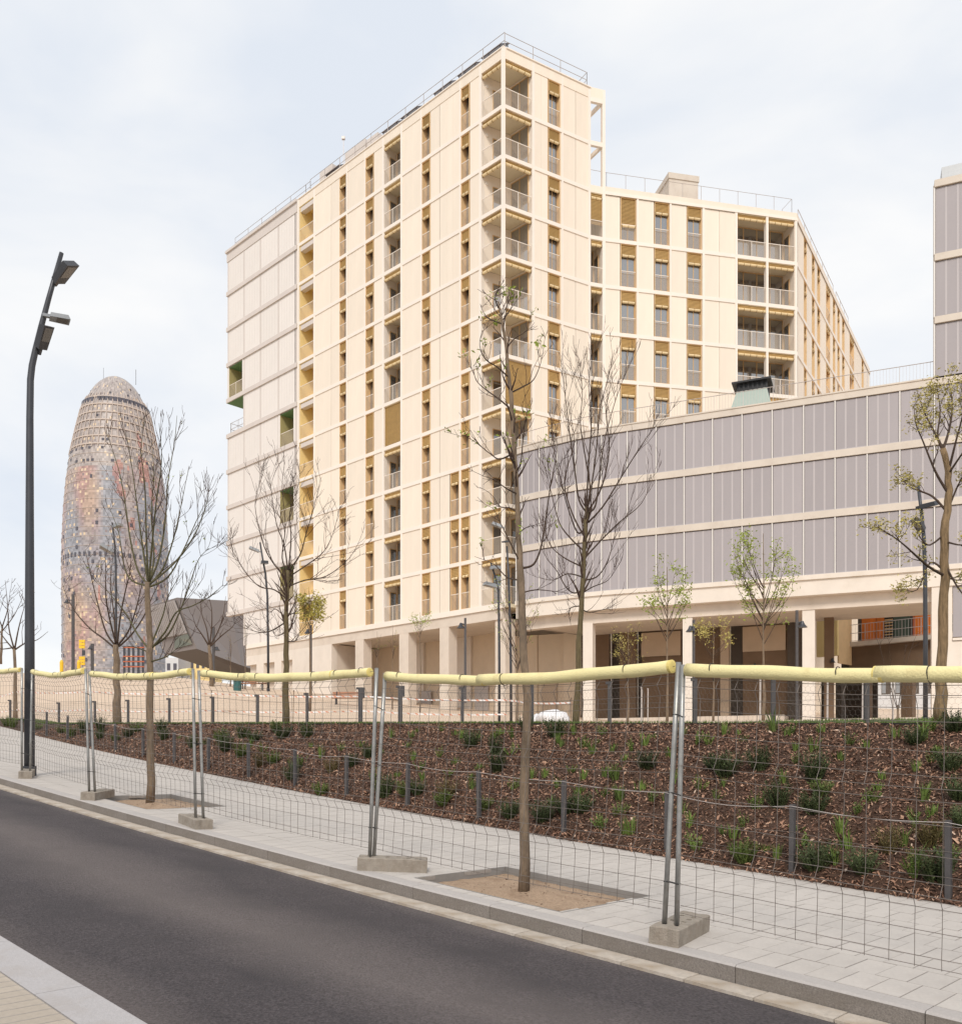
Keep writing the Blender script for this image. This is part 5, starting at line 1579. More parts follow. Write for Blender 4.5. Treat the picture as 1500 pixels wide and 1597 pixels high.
# thin pale stakes standing in the lawn
for i, (x, d, h) in enumerate(((1185, 21, 1.2), (1290, 21, 1.1), (1345, 22, 1.15), (1392, 21, 1.1), (1000, 24, .9), (1010, 33, 1.2))):
    p = on_plaza(x, d); m2 = MB(); m2.tube([(p.x, p.y, p.z - .1), (p.x + .01, p.y, p.z + h)], 0.022, 6)
    m2.tube([(p.x, p.y, p.z + h), (p.x + .01, p.y, p.z + h + .03)], 0.03, 6)
    tag(put(m2, 'lawn_stake', 'steel_rail'), 'thin pale grey stake standing on the lawn before the colonnade', 'stake', 'stakes on the lawn')
# ================================================================== LAMPS
def head(parent, c, dirv, tilt, L, Wd, H, matn='dark_metal', roll=0.0):
    """floodlight head: tapered box, glass underneath, bracket"""
    x = Vector(dirv).normalized(); yv = Vector((0, 0, 1)).cross(x).normalized(); zv = x.cross(yv)
    R = Matrix(((x.x, yv.x, zv.x, c.x), (x.y, yv.y, zv.y, c.y), (x.z, yv.z, zv.z, c.z), (0, 0, 0, 1))) @ Matrix.Rotation(roll, 4, 'X')
    m2 = MB()
    m2.hexa([(0, -Wd * .42, -H / 2), (L, -Wd / 2, -H / 2), (L, Wd / 2, -H / 2), (0, Wd * .42, -H / 2), (0.02, -Wd * .38, H / 2), (L - .03, -Wd * .46, H / 2), (L - .03, Wd * .46, H / 2), (0.02, Wd * .38, H / 2)])
    m2.box((-0.12, -0.03, -0.03), (0.06, 0.03, 0.03))
    hd = put(m2, 'lamp_head', matn, parent, M=R)
    m3 = MB(); m3.box((L * .35, -Wd * .36, -H / 2 - 0.006), (L * .92, Wd * .36, -H / 2 + 0.004)); put(m3, 'glass', 'lamp_glass', hd, M=R)
def pole(root, pts, rad, matn='dark_metal', n=12):
    m2 = MB(); m2.tube(pts, rad, n); return put(m2, 'pole', matn, root, True)
def big_lamp(xs, d, label, heads, base_y=None, bend=None, r=0.09, name='street_lamp', grp='bent street lamps'):
    """xs: [(x,y)...] from the base up"""
    pts = [px(x, y, d) for x, y in xs]
    pts[0].z -= 0.15
    root = thing(name, label, 'street lamp', pts[0], grp)
    rr = [r] * len(pts)
    for i in range(len(pts)): rr[i] = r * (1 - 0.38 * i / (len(pts) - 1)) if len(pts) < 10 else r * (1, .9, .76, .66, .63, .61, .58, .54, .48, .4)[i]
    pole(root, pts, rr)
    m2 = MB(); m2.tube([pts[0], pts[0] + Vector((0, 0, 0.2))], r * 1.25, 10); put(m2, 'base_collar', 'dark_metal', root)
    sc = d / 17.3
    for (x, y, dv, L, roll, mt_) in heads: head(root, px(x, y, d), dv, 0, L, L * .6, L * .25, mt_, roll)
    return root
big_lamp([(46, 1199), (46.2, 1000), (46.3, 800), (46.6, 650), (47.5, 592), (50, 570), (55.5, 545), (64, 510), (76, 465), (96, 394)], 17.3, 'tall dark bent lamp pole with three floodlight heads behind the fence',
         [(90, 438, (0.70, -0.50, 0.36), 0.52, 0.5, 'dark_metal'), (77, 493, (0.75, 0.5, 0.05), 0.36, -0.15, 'lamp_grey'), (63, 543, (0.36, -0.30, 0.60), 0.46, 0.5, 'dark_metal')], r=0.098)
big_lamp([(418.5, 1076), (418, 1000), (417, 930), (414, 895), (410, 874), (405.5, 846)], 62, 'dark bent lamp pole before the white screen-clad wing', [(411, 878, (0.3, -0.8, -0.1), 0.8, 0, 'dark_metal'), (404, 860, (-.8, -.2, .3), 0.7, 0, 'lamp_grey')], r=0.09)
big_lamp([(181, 1050), (181, 960), (180.5, 880), (179, 850), (175, 815)], 62, 'slender lamp pole rising in front of the bullet tower', [(177, 862, (-.75, -.3, .42), 0.95, 0.2, 'lamp_grey'), (178, 822, (.7, -.4, 0.1), 0.7, 0, 'lamp_grey')], r=0.09)
big_lamp([(778.5, 1129), (778.5, 1030), (778, 960), (777, 922), (773, 903), (765.5, 878)], 40, 'grey bent lamp pole beside the tower corner with two pale heads', [(768, 886, (.4, -.8, -.1), 0.55, 0, 'lamp_grey'), (774, 915, (-.8, -.3, .15), 0.6, 0, 'lamp_grey')], r=0.062)
big_lamp([(797, 1127), (796.5, 1030), (795, 960), (793, 900), (790.5, 852)], 40, 'dark lamp pole with a box head at the tower corner', [(786.5, 845, (.9, -.3, 0), 0.28, 0, 'dark_metal'), (783, 822, (-.9, -.1, .3), 0.5, 0, 'lamp_grey')], r=0.062)
big_lamp([(1443, 1122), (1443, 1000), (1442.5, 900), (1440.5, 838), (1437, 800), (1431.5, 757)], 22, 'dark bent lamp pole in front of the grey mesh panels near the white pier', [(1436, 790, (.55, -.8, .0), 0.42, 0.3, 'dark_metal'), (1437, 826, (-.6, -.6, .42), 0.42, -0.3, 'dark_metal')], r=0.058)
def short_lamp(x, y0, y1, d, hx, hy, label):
    p = px(x, y0, d); q = px(x, y1, d)
    root = thing('square_lamp_post', label, 'street lamp', p, 'square lamp posts on the plaza')
    m2 = MB(); w = 0.0013 * d; m2.box((p.x - w, p.y - w, p.z - .3), (p.x + w, p.y + w, q.z)); put(m2, 'pole', 'post_metal', root)
    c = px(hx, hy, d); s_ = 1 if hx > x else -1
    m2 = MB(); m2.tube([(p.x + s_ * w * .9, c.y, c.z + .08), (c.x, c.y, c.z + .12)], 0.04, 6)
    m2.tube([(c.x, c.y, c.z + .16), (c.x, c.y, c.z), (c.x, c.y, c.z - .14)], [0.05, 0.12, 0.24], 10)
    put(m2, 'lamp_shade', 'dark_metal', root)
short_lamp(725.5, 1088, 964, 50, 718.5, 976, 'square grey lamp post before the tower arcade')
short_lamp(1081.5, 1129, 967, 44, 1076.5, 981, 'square dark lamp post against a colonnade column, lamp on its street side')
short_lamp(1242.5, 1124, 952, 42, 1251, 974, 'square dark lamp post beside the passage opening')
short_lamp(484.5, 1084, 975, 62, 479.5, 985, 'square dark lamp post beside the yellow-green young tree')
short_lamp(114, 1052, 927, 70, 104, 938, 'square dark lamp post before the pink base of the bullet tower')
short_lamp(333, 1066, 978, 66, 338.5, 1012, 'square dark lamp post in front of the wedge hall')
short_lamp(144, 1052, 1004, 72, 141, 1010, 'short square lamp post between the yellow sign and the pollarded tree')
# ================================================================== TREES
mat('bark_olive', (0.095, 0.085, 0.042), 0.92, 0.3, 20, 0.6, 60)
def twigs(mb, path, rads, rr, n, Lm, up=0.55, depth=2, tips=None, spread=0.9, rmin=0.0022, start=0.2):
    for k in range(n):
        t = start + (1 - start) * rr.random() ** 0.8
        f = t * (len(path) - 1); i = min(int(f), len(path) - 2); p = path[i].lerp(path[i + 1], f - i)
        r0 = (rads[i] * (1 - (f - i)) + rads[i + 1] * (f - i)) * 0.55
        ax = (path[i + 1] - path[i]).normalized()
        d = Vector((rr.gauss(0, 1), rr.gauss(0, 1), rr.gauss(0, .5))); d = (d - ax * d.dot(ax)).normalized()
        v = (ax * 0.75 + d * spread + Vector((0, 0, up * .4))).normalized()
        L = Lm * rr.uniform(.45, 1.1) * (1.1 - 0.5 * t)
        pts, q = [p], p.copy(); m = 4
        for j in range(m):
            v = (v + Vector((rr.gauss(0, .13), rr.gauss(0, .13), rr.gauss(0, .1) + up * .2))).normalized(); q = q + v * L / m; pts.append(q.copy())
        r0 = max(r0, rmin * 1.6); rs_ = [r0 + (rmin - r0) * j / m for j in range(m + 1)]
        mb.tube(pts, rs_, 3 if r0 < .008 else 5, cap=False)
        if tips is not None: tips.append((pts[-1], v)); 
        if depth > 1: twigs(mb, pts, rs_, rr, max(2, int(n * .3) if n < 12 else 3), L * .6, up, depth - 1, tips, spread, rmin, .25)
def leaf_cluster(mb, p, rr, n, size, rad, drop=0.0):
    for _ in range(n):
        c = p + Vector((rr.gauss(0, rad), rr.gauss(0, rad), rr.gauss(0, rad) - drop * rr.random()))
        a = Vector((rr.gauss(0, 1), rr.gauss(0, 1), rr.gauss(0, .6))).normalized(); b = a.cross(Vector((rr.gauss(0, 1), rr.gauss(0, 1), rr.gauss(0, 1)))).normalized()
        L = size * rr.uniform(.6, 1.2); w = L * .42
        k = len(mb.v); up_ = a.cross(b) * L * .12
        mb.v += [tuple(c - a * L * .5), tuple(c + b * w * .5 + up_), tuple(c + a * L * .5), tuple(c - b * w * .5 + up_)]
        mb.f += [(k, k + 1, k + 2), (k, k + 2, k + 3)]; mb.mi += [0, 0]
def tree(label, d, trunk, r0, r1, limbs, seed, bark='bark', limbm='bark_dark', twigm='twig', tw=(6, 0.9), up=0.5, leaf=None, name='bare_tree', base=None, rl=None, depthv=0.5, spread=.9, tdepth=2, rmin=0.0022, extra=0):
    """trunk/limbs: polylines given by picture columns and rows at distance d, with depth scatter"""
    rr = random.Random(seed)
    pts = [px(x, y, d) for x, y in trunk]
    if base is not None: pts[0].z = base
    pts[0].z -= 0.06
    root = thing(name, label, 'tree', pts[0])
    m = len(pts); rads = r0 if isinstance(r0, list) else [r0 + (r1 - r0) * (i / (m - 1)) ** .85 for i in range(m)]
    rads[0] *= 1.18
    fine, fr = [], []
    for i in range(m - 1):                 # subdivide with slight wobble
        for k in range(3):
            t = k / 3; fine.append(pts[i].lerp(pts[i + 1], t) + (Vector((rr.gauss(0, .15), rr.gauss(0, .15), 0)) * rads[i] if i + k else Vector())); fr.append(rads[i] * (1 - t) + rads[i + 1] * t)
    fine.append(pts[-1]); fr.append(rads[-1])
    fr = [q * rr.uniform(.95, 1.06) for q in fr]
    mb = MB(); mb.tube(fine, fr, 12); put(mb, 'trunk', bark, root, True)
    tm = MB(); tips = []
    for L in limbs:
        dd = rr.uniform(-1, 1) * depthv; n = len(L)
        q = [px(x, y, d + dd * (j / max(1, n - 1)) ** 1.0 * (n > 1)) for j, (x, y) in enumerate(L)]
        # smooth
        Q = []
        for j in range(n - 1):
            p0_, p1_, p2_, p3_ = q[max(j - 1, 0)], q[j], q[j + 1], q[min(j + 2, n - 1)]
            for k in range(4):
                t = k / 4; Q.append(0.5 * ((2 * p1_) + (-p0_ + p2_) * t + (2 * p0_ - 5 * p1_ + 4 * p2_ - p3_) * t * t + (-p0_ + 3 * p1_ - 3 * p2_ + p3_) * t ** 3))
        Q.append(q[-1])
        ln = sum((b - a).length for a, b in zip(Q[:-1], Q[1:]))
        ra = (rl or r1 * 1.1) * min(1.0, 0.45 + ln / 3.0)
        R = [max(ra * (1 - 0.85 * j / (len(Q) - 1)), rmin * 1.3) for j in range(len(Q))]
        mb = MB(); mb.tube(Q, R, 7, cap=True); put(mb, 'limb', limbm, root, True)
        twigs(tm, Q, R, rr, max(2, int(tw[0] * min(1.4, .35 + ln / 2.0))), tw[1] * min(1, .4 + ln / 2.5), up, tdepth, tips, spread, rmin)
        tips.append((Q[-1], Vector((0, 0, 1))))
    if extra: twigs(tm, fine, fr, rr, extra, tw[1] * .8, up, 2, tips, spread, rmin, .45)
    tag(put(tm, 'twigs', twigm, root), kind='stuff')
    if leaf:
        lm, frac, n, size, rad = leaf; mb = MB()
        for p, v in tips:
            if rr.random() < frac: leaf_cluster(mb, p, rr, n, size, rad)
        tag(put(mb, 'foliage', lm, root), kind='stuff')
    return root
s1, n1 = to_sn((818 - 750) / 1400 * 8.5, 8.5)
tree('slender young tree with fresh green buds in a sandy pit behind the fence', 8.5,
     [(816.5, 1386), (818, 1250), (822, 1090), (815, 985), (811, 900), (809, 840), (806, 770), (801, 690), (797, 620), (793, 585), (789, 540), (783, 500), (777, 470)], [.048, .043, .038, .035, .034, .026, .023, .021, .019, .017, .015, .012, .008], 0.012,
     [[(815, 886), (832, 880), (843, 855), (850, 815), (858, 760), (868, 705), (866, 660)], [(812, 880), (795, 845), (780, 815), (768, 790)], [(806, 770), (790, 762), (770, 748), (752, 742)],
      [(803, 705), (780, 716), (765, 708), (742, 690), (722, 678)], [(799, 640), (778, 622), (757, 607), (742, 592), (738, 570)], [(797, 612), (815, 603), (832, 592), (843, 566), (848, 540)],
      [(793, 588), (775, 572), (757, 560), (748, 538), (752, 515)], [(805, 735), (812, 722), (815, 690), (819, 655), (822, 640)], [(789, 545), (800, 530), (815, 520), (826, 512)], [(784, 505), (770, 500), (757, 492), (750, 478)],
      [(808, 800), (795, 792), (780, 790), (765, 770), (748, 760)], [(810, 830), (822, 822), (832, 820)], [(812, 905), (790, 900), (770, 880), (740, 868)], [(777, 480), (772, 465), (776, 450)], [(783, 500), (796, 482), (800, 470)],
      [(813, 925), (835, 920), (862, 922), (885, 925)]], 1,
     bark='bark', limbm='bark_dark', twigm='twig', tw=(10, .52), leaf=('leaf_fresh', .085, 7, .05, .03), rl=0.013, depthv=.6, name='young_tree', rmin=.0017, spread=.75, extra=22)
tree('bare forked young tree in the farther sandy pit', 14.4,
     [(234, 1249), (234, 1150), (235, 1060), (234, 1000), (231, 950), (230, 908)], 0.062, 0.04,
     [[(231, 912), (215, 890), (203, 840), (196, 790), (187, 740), (175, 700), (165, 670)], [(231, 910), (222, 850), (214, 790), (206, 730), (196, 672)], [(231, 908), (228, 830), (226, 760), (220, 700), (228, 640)], [(232, 908), (238, 840), (244, 780), (252, 720), (248, 660)],
      [(232, 910), (248, 870), (258, 810), (262, 750), (272, 690), (276, 648)], [(233, 912), (255, 885), (272, 835), (282, 790), (292, 740)], [(234, 915), (262, 900), (285, 860), (305, 815), (322, 780)], [(231, 914), (205, 905), (193, 880), (185, 830), (170, 790)],
      [(236, 1012), (258, 985), (275, 955), (300, 945), (328, 930), (348, 912)], [(236, 1010), (262, 990), (282, 950), (298, 905), (310, 872), (326, 855)], [(234, 1015), (215, 990), (195, 955), (170, 925), (148, 902)], [(234, 1018), (212, 1010), (198, 1008), (190, 1012)], [(236, 1032), (260, 1024), (275, 1012)], [(236, 1005), (254, 960), (262, 930), (285, 890)],
      [(232, 909), (240, 870), (236, 800), (240, 740), (236, 690)], [(233, 911), (270, 880), (300, 840), (318, 800), (326, 770)]], 2,
     bark='bark', limbm='bark_olive', twigm='twig', tw=(8, .8), up=.7, rl=0.018, depthv=1.3, rmin=.0024, spread=.55, leaf=('leaf_fresh', .02, 3, .05, .03))
tree('bare spreading tree on the lawn before the white wing and yellow balconies', 23.6,
     [(446, 1131), (445.5, 1060), (446, 1000), (447, 960), (448, 920), (449, 890)], 0.085, 0.045,
     [[(448, 935), (428, 920), (405, 915), (385, 895), (366, 865), (357, 850)], [(449, 905), (435, 890), (415, 860), (403, 820), (398, 780), (410, 740)], [(449, 890), (443, 850), (432, 820), (425, 780), (420, 735)], [(450, 888), (454, 840), (452, 800), (462, 770), (468, 735)], [(450, 890), (468, 865), (478, 830), (490, 790), (500, 745)],
      [(450, 900), (480, 880), (505, 860), (520, 830), (530, 790)], [(449, 915), (475, 905), (510, 898), (545, 870), (562, 840)], [(447, 965), (430, 950), (420, 955), (408, 940)], [(447, 960), (460, 955), (470, 940)], [(447, 985), (432, 992), (425, 985)], [(448, 1000), (460, 1000), (466, 990)],
      [(446, 970), (420, 985), (398, 985), (382, 975)], [(449, 892), (440, 870), (445, 820), (440, 760), (444, 720)]], 3, bark='bark_green', limbm='bark_dark', tw=(11, 1.25), up=.5, rl=0.021, depthv=1.8, rmin=.003, spread=.6, extra=24)
tree('dense dark bare tree in front of the curved grey screen facade', 17.4,
     [(897, 1131), (900, 1080), (903, 1000), (906, 950), (909, 905), (911, 860), (913, 815), (915, 790)], 0.062, 0.036,
     [[(915, 800), (903, 780), (897, 740), (890, 690), (884, 640), (878, 590), (872, 545)], [(915, 790), (920, 760), (912, 710), (905, 660), (908, 610), (900, 560)], [(916, 790), (922, 760), (930, 700), (935, 640), (948, 590), (958, 545)], [(916, 800), (928, 790), (934, 750), (940, 700), (952, 650), (968, 600), (985, 560)],
      [(917, 815), (940, 790), (965, 750), (990, 710), (1010, 680), (1030, 655)], [(912, 825), (900, 830), (885, 790), (872, 740), (862, 690), (858, 640)], [(911, 860), (890, 840), (872, 815), (860, 770), (850, 730)], [(912, 870), (935, 845), (965, 815), (1000, 785), (1020, 740)], [(910, 885), (880, 870), (858, 850), (848, 820)],
      [(909, 905), (930, 900), (945, 880), (955, 850), (962, 810)], [(908, 920), (895, 925), (882, 915), (868, 890), (852, 870), (846, 850)], [(908, 925), (925, 915), (948, 905), (965, 880)], [(906, 945), (888, 950), (890, 975)], [(906, 950), (920, 955), (945, 950), (955, 951)], [(914, 795), (918, 720), (922, 660), (918, 600), (925, 550)], [(913, 840), (892, 800), (880, 750), (895, 690), (888, 640)],
      [(915, 800), (938, 760), (950, 700), (945, 640), (955, 590)], [(909, 900), (885, 895), (862, 905), (840, 900)]], 4, bark='bark_green', limbm='bark_dark', tw=(11, 1.0), up=.75, rl=0.019, depthv=1.0, rmin=.0024, tdepth=2, spread=.5, extra=30)
tree('gnarled tree with olive young leaves beside the white pier', 13.2,
     [(1467, 1123), (1465, 1060), (1470, 980), (1474, 900), (1472, 830), (1478, 780), (1480, 735), (1470, 700)], 0.085, 0.04,
     [[(1473, 898), (1450, 885), (1432, 870), (1410, 850), (1390, 835), (1372, 824)], [(1472, 890), (1450, 878), (1430, 920), (1405, 918)], [(1478, 800), (1455, 775), (1432, 765), (1415, 757), (1398, 735)], [(1479, 770), (1462, 742), (1452, 720), (1440, 690), (1428, 660), (1425, 630)], [(1470, 702), (1462, 680), (1466, 640), (1460, 600)], [(1470, 702), (1480, 670), (1485, 630), (1478, 590)],
      [(1478, 740), (1495, 715), (1510, 690), (1525, 640)], [(1475, 845), (1500, 850), (1520, 840)], [(1474, 900), (1495, 905), (1515, 898)], [(1473, 880), (1500, 925), (1520, 925)], [(1476, 800), (1500, 745), (1520, 735)], [(1470, 700), (1455, 670), (1440, 640), (1430, 610)], [(1479, 735), (1490, 690), (1502, 640), (1498, 600)], [(1476, 830), (1450, 850), (1436, 840), (1425, 815)]], 5,
     bark='bark_rough', limbm='bark_dark', tw=(13, .40), up=.45, leaf=('leaf_olive', .7, 8, .055, .045), rl=0.024, depthv=.8, name='leafing_tree', rmin=.002)
tree('pollarded bare tree with thick trunk before the bullet tower', 29.0,
     [(183, 1133), (182.5, 1080), (182, 1030), (181, 1006)], 0.125, 0.085,
     [[(178, 1010), (160, 995), (140, 980), (118, 955), (104, 930), (97, 910)], [(179, 1006), (165, 985), (152, 940), (140, 890), (133, 858)], [(181, 1004), (172, 970), (165, 930), (165, 890), (163, 860)], [(183, 1004), (188, 960), (196, 920), (203, 890), (205, 850)], [(184, 1006), (200, 985), (212, 950), (222, 910), (230, 880)], [(186, 1008), (205, 990), (225, 960), (240, 925), (252, 905)], [(180, 1004), (178, 960), (172, 910), (176, 870)]], 6,
     bark='bark', limbm='bark_dark', tw=(7, 1.0), up=.6, rl=0.034, depthv=1.6, rmin=.004)
tree('slim bare pollarded tree at the far end of the plaza edge', 40, [(24, 1119), (24, 1070), (22, 1012)], 0.09, 0.06,
     [[(22, 1014), (10, 1000), (0, 985), (-10, 960)], [(22, 1012), (14, 980), (12, 945), (8, 905)], [(23, 1012), (28, 985), (34, 960), (40, 940)], [(24, 1013), (40, 1003), (58, 998), (75, 985)], [(22, 1010), (0, 1012), (-14, 1000)]], 7, tw=(4, 1.2), rl=.04, depthv=1.5, rmin=.0055)
tree('bare pollarded tree in front of the wedge hall', 62, [(330, 1074), (328, 1030), (326, 1006)], 0.14, 0.10,
     [[(326, 1008), (315, 990), (305, 975), (300, 958)], [(326, 1005), (322, 980), (314, 955), (312, 930)], [(327, 1005), (330, 980), (330, 950), (324, 925)], [(328, 1006), (340, 985), (348, 960), (352, 930)], [(328, 1008), (345, 992), (362, 978), (370, 965)]], 8, tw=(4, 1.5), rl=.06, depthv=2, rmin=.008)
tree('bare thin tree left of the tall lamp pole', 48, [(1, 1034), (2, 1000), (4, 975)], .07, .04, [[(4, 980), (-6, 950), (-4, 920)], [(4, 976), (12, 950), (16, 920)], [(3, 985), (22, 960), (36, 930)]], 9, tw=(4, 1.2), rl=.035, depthv=1, rmin=.006)
def whip(label, x, yb, d, yt, leafm, seed, width, n_l, lsize, y_c, dens=.8, name='young_tree', r0=.05, bark='bark', nl=14):
    """young nursery tree: straight stem, steep slender branches"""
    rr = random.Random(seed); limbs = []
    hgt = yb - yt
    for k in range(nl):
        t = rr.random(); y = y_c - (y_c - yt) * .55 * t; s_ = rr.choice((-1, 1)); w = width * rr.uniform(.35, 1.0)
        y2 = max(yt, y - (y_c - yt) * rr.uniform(.3, .62))
        limbs.append([(x, y), (x + s_ * w * .45, y - (y - y2) * .35), (x + s_ * w * .8, y - (y - y2) * .7), (x + s_ * w, y2)])
    g = on_plaza(x, d)
    return tree(label, d, [(x, yb), (x + 1, (yb + y_c) / 2), (x, y_c), (x + 1, (y_c + yt) / 2), (x, yt)], r0, .008, limbs, seed, bark=bark, limbm='bark_dark', twigm='twig_green', tw=(4, .5), up=.5, leaf=(leafm, dens, n_l, lsize, lsize * .9), rl=.014, depthv=.7, name=name, base=min(g.z, px(x, yb, d).z), rmin=.003)
whip('small tree with fresh green leaves before the first white colonnade columns', 1040, 1128, 26, 884, 'leaf_fresh', 21, 34, 6, .10, 1010, r0=.04)
whip('small wide tree with fresh green leaves left of the passage', 1190, 1122, 25, 832, 'leaf_fresh', 22, 54, 6, .10, 1010, r0=.045, nl=20)
whip('narrow young tree with yellow-green leaves beside the plinth windows', 483, 1090, 48, 925, 'leaf_yellow', 23, 17, 9, .17, 1000, 1.0, r0=.07)
whip('thin sapling with pale green tips before the tower arcade', 655, 1110, 52, 955, 'leaf_fresh', 24, 13, 4, .12, 1000, .7, r0=.04, nl=9)
whip('thin dry sapling with brownish buds behind the bare dark tree', 979, 1128, 34, 978, 'leaf_olive', 25, 24, 4, .07, 1070, .8, r0=.045)
whip('thin sapling with sparse olive leaves between two colonnade columns', 1112, 1122, 34, 968, 'leaf_olive', 26, 26, 5, .10, 1030, .8, r0=.04)
whip('thin twiggy sapling behind the slender young tree', 806, 1128, 30, 900, 'leaf_fresh', 27, 34, 3, .07, 1050, .35, r0=.05)
whip('very thin sapling left of the second arcade pillar', 588, 1095, 54, 985, 'leaf_fresh', 28, 6, 2, .08, 1030, .3, r0=.03, nl=5)
whip('very thin sapling right of the second arcade pillar', 612, 1100, 54, 975, 'leaf_olive', 29, 6, 2, .08, 1030, .3, r0=.03, nl=5)
whip('very thin sapling before the wedge hall edge', 382, 1074, 62, 975, 'leaf_olive', 30, 5, 2, .08, 1040, .3, r0=.05, nl=5)
whip('very thin sapling at the wedge hall wall', 359, 1066, 64, 990, 'leaf_olive', 31, 4, 2, .08, 1040, .3, r0=.05, nl=5)
tree('bunch of bare upright shoots on the lawn before the passage', 20, [(1400, 1124), (1400, 1110), (1400, 1100)], .03, .02,
     [[(1400, 1110), (1385, 1060), (1372, 1010), (1362, 985)], [(1400, 1108), (1390, 1050), (1386, 1000)], [(1400, 1108), (1412, 1040), (1425, 1000), (1432, 985)], [(1400, 1108), (1408, 1050), (1412, 1005)], [(1400, 1110), (1420, 1050), (1440, 1010)]], 33, tw=(2, .4), rl=.009, depthv=.5, name='bare_shrub')
# ================================================================== SHRUBS AND TUFTS ON THE BANK
def shrub_mesh(seed, h, w, matn, n, leafL, tips=None):
    rr = random.Random(seed); mb = MB()
    for k in range(n):                       # sprigs: upright stems with leaves in pairs
        a = rr.uniform(0, 6.28); r = w * .5 * math.sqrt(rr.random()) * .7
        b = Vector((math.cos(a) * r * .5, math.sin(a) * r * .5, 0)); hh = h * rr.uniform(.5, 1.05) * (1 - .35 * (r / (w * .5)))
        top = b + Vector((math.cos(a) * r * 1.1, math.sin(a) * r * 1.1, hh))
        mb.tube([b, b.lerp(top, .5) + Vector((rr.gauss(0, .01), rr.gauss(0, .01), .01)), top], [.004, .003, .0015], 3, cap=False)
        m = int(7 + hh * 22)
        for j in range(m):
            t = .12 + .88 * j / m; p = b.lerp(top, t); an = rr.uniform(0, 6.28)
            L = leafL * rr.uniform(.6, 1.2); v = Vector((math.cos(an), math.sin(an), rr.uniform(.2, 1.1))).normalized() * L; sd = Vector((-math.sin(an), math.cos(an), 0)) * L * .3
            q = p + v * .5 + sd; q2 = p + v * .5 - sd
            mb.quad([p, q, p + v, q2])
    return mb.mesh('shrub', matn)
def tuft_mesh(seed, h, w, n, matn='tuft_green'):
    rr = random.Random(seed); mb = MB()
    for k in range(n):
        a = rr.uniform(0, 6.28); r = w * .5 * rr.random(); b = Vector((math.cos(a) * r * .5, math.sin(a) * r * .5, -.01)); hh = h * rr.uniform(.4, 1.05); ln = rr.uniform(.1, .55) * hh
        a2 = a + rr.gauss(0, .5); t1 = b + Vector((math.cos(a2) * ln * .35, math.sin(a2) * ln * .35, hh * .6)); t2 = b + Vector((math.cos(a2) * ln, math.sin(a2) * ln, hh))
        sd = Vector((-math.sin(a2), math.cos(a2), 0)) * rr.uniform(.004, .009)
        mb.quad([b - sd, b + sd, t1 + sd, t1 - sd]); mb.quad([t1 - sd, t1 + sd, t2])
    return mb.mesh('tuft', matn)
SH = [shrub_mesh(40 + i, h, w, m_, n, l_) for i, (h, w, m_, n, l_) in enumerate(((.42, .40, 'shrub_dark', 70, .038), (.36, .44, 'shrub_dark', 80, .036), (.52, .34, 'shrub_dark', 62, .04), (.34, .36, 'shrub_mid', 60, .04), (.40, .40, 'shrub_brown', 50, .035)))]
TU = [tuft_mesh(60 + i, h, w, n) for i, (h, w, n) in enumerate(((.24, .26, 34), (.18, .22, 30), (.30, .22, 30), (.15, .30, 36)))]
TU += [shrub_mesh(70 + i, h, w, 'tuft_green', n, l_) for i, (h, w, n, l_) in enumerate(((.22, .24, 10, .035), (.28, .2, 9, .035), (.18, .26, 12, .03)))]
dark = [(1270, 1218, 2), (1185, 1200, 0), (1112, 1200, 1), (1130, 1210, 1), (1010, 1198, 0), (775, 1203, 2), (772, 1175, 2), (733, 1163, 1), (866, 1148, 0), (1215, 1258, 0), (1270, 1268, 1), (1280, 1240, 3), (1270, 1355, 1), (1345, 1362, 1), (1460, 1375, 0), (1385, 1330, 4), (1425, 1160, 0),
        (880, 1270, 0), (905, 1268, 1), (845, 1282, 0), (795, 1275, 0), (755, 1262, 3), (690, 1255, 3), (697, 1243, 4), (650, 1238, 0), (600, 1242, 0), (632, 1240, 3), (517, 1203, 4), (548, 1195, 0), (575, 1180, 0), (480, 1148, 0), (378, 1150, 0), (395, 1155, 1), (440, 1150, 1), (430, 1140, 3), (352, 1170, 0), (345, 1155, 3),
        (255, 1152, 0), (250, 1140, 2), (200, 1148, 0), (213, 1140, 3), (155, 1150, 0), (157, 1140, 2), (180, 1155, 3), (130, 1142, 2), (95, 1142, 3), (112, 1147, 3), (60, 1136, 3), (45, 1133, 0), (10, 1131, 3), (20, 1133, 3), (500, 1240, 3), (455, 1215, 0), (460, 1200, 3), (425, 1190, 3), (300, 1165, 0), (1495, 1245, 0), (1490, 1140, 0), (1480, 1200, 1), (1450, 1320, 4), (820, 1140, 2), (1500, 1290, 1), (405, 1195, 4), (375, 1180, 3), (1160, 1345, 3)]
GR_S, GR_T = 'shrubs planted in the mulch bank', 'green tufts sprouting from the mulch bank'
KL = ['dark green upright shrub planted in the bark mulch', 'dark green rounded shrub planted in the bark mulch', 'tall narrow dark green shrub planted in the bark mulch', 'mid green bushy shrub planted in the bark mulch', 'brownish green sparse shrub planted in the bark mulch']
TL_ = ['grassy green tuft of arching blades in the bark mulch'] * 4 + ['low leafy green sprout in the bark mulch'] * 3
rr = random.Random(77)
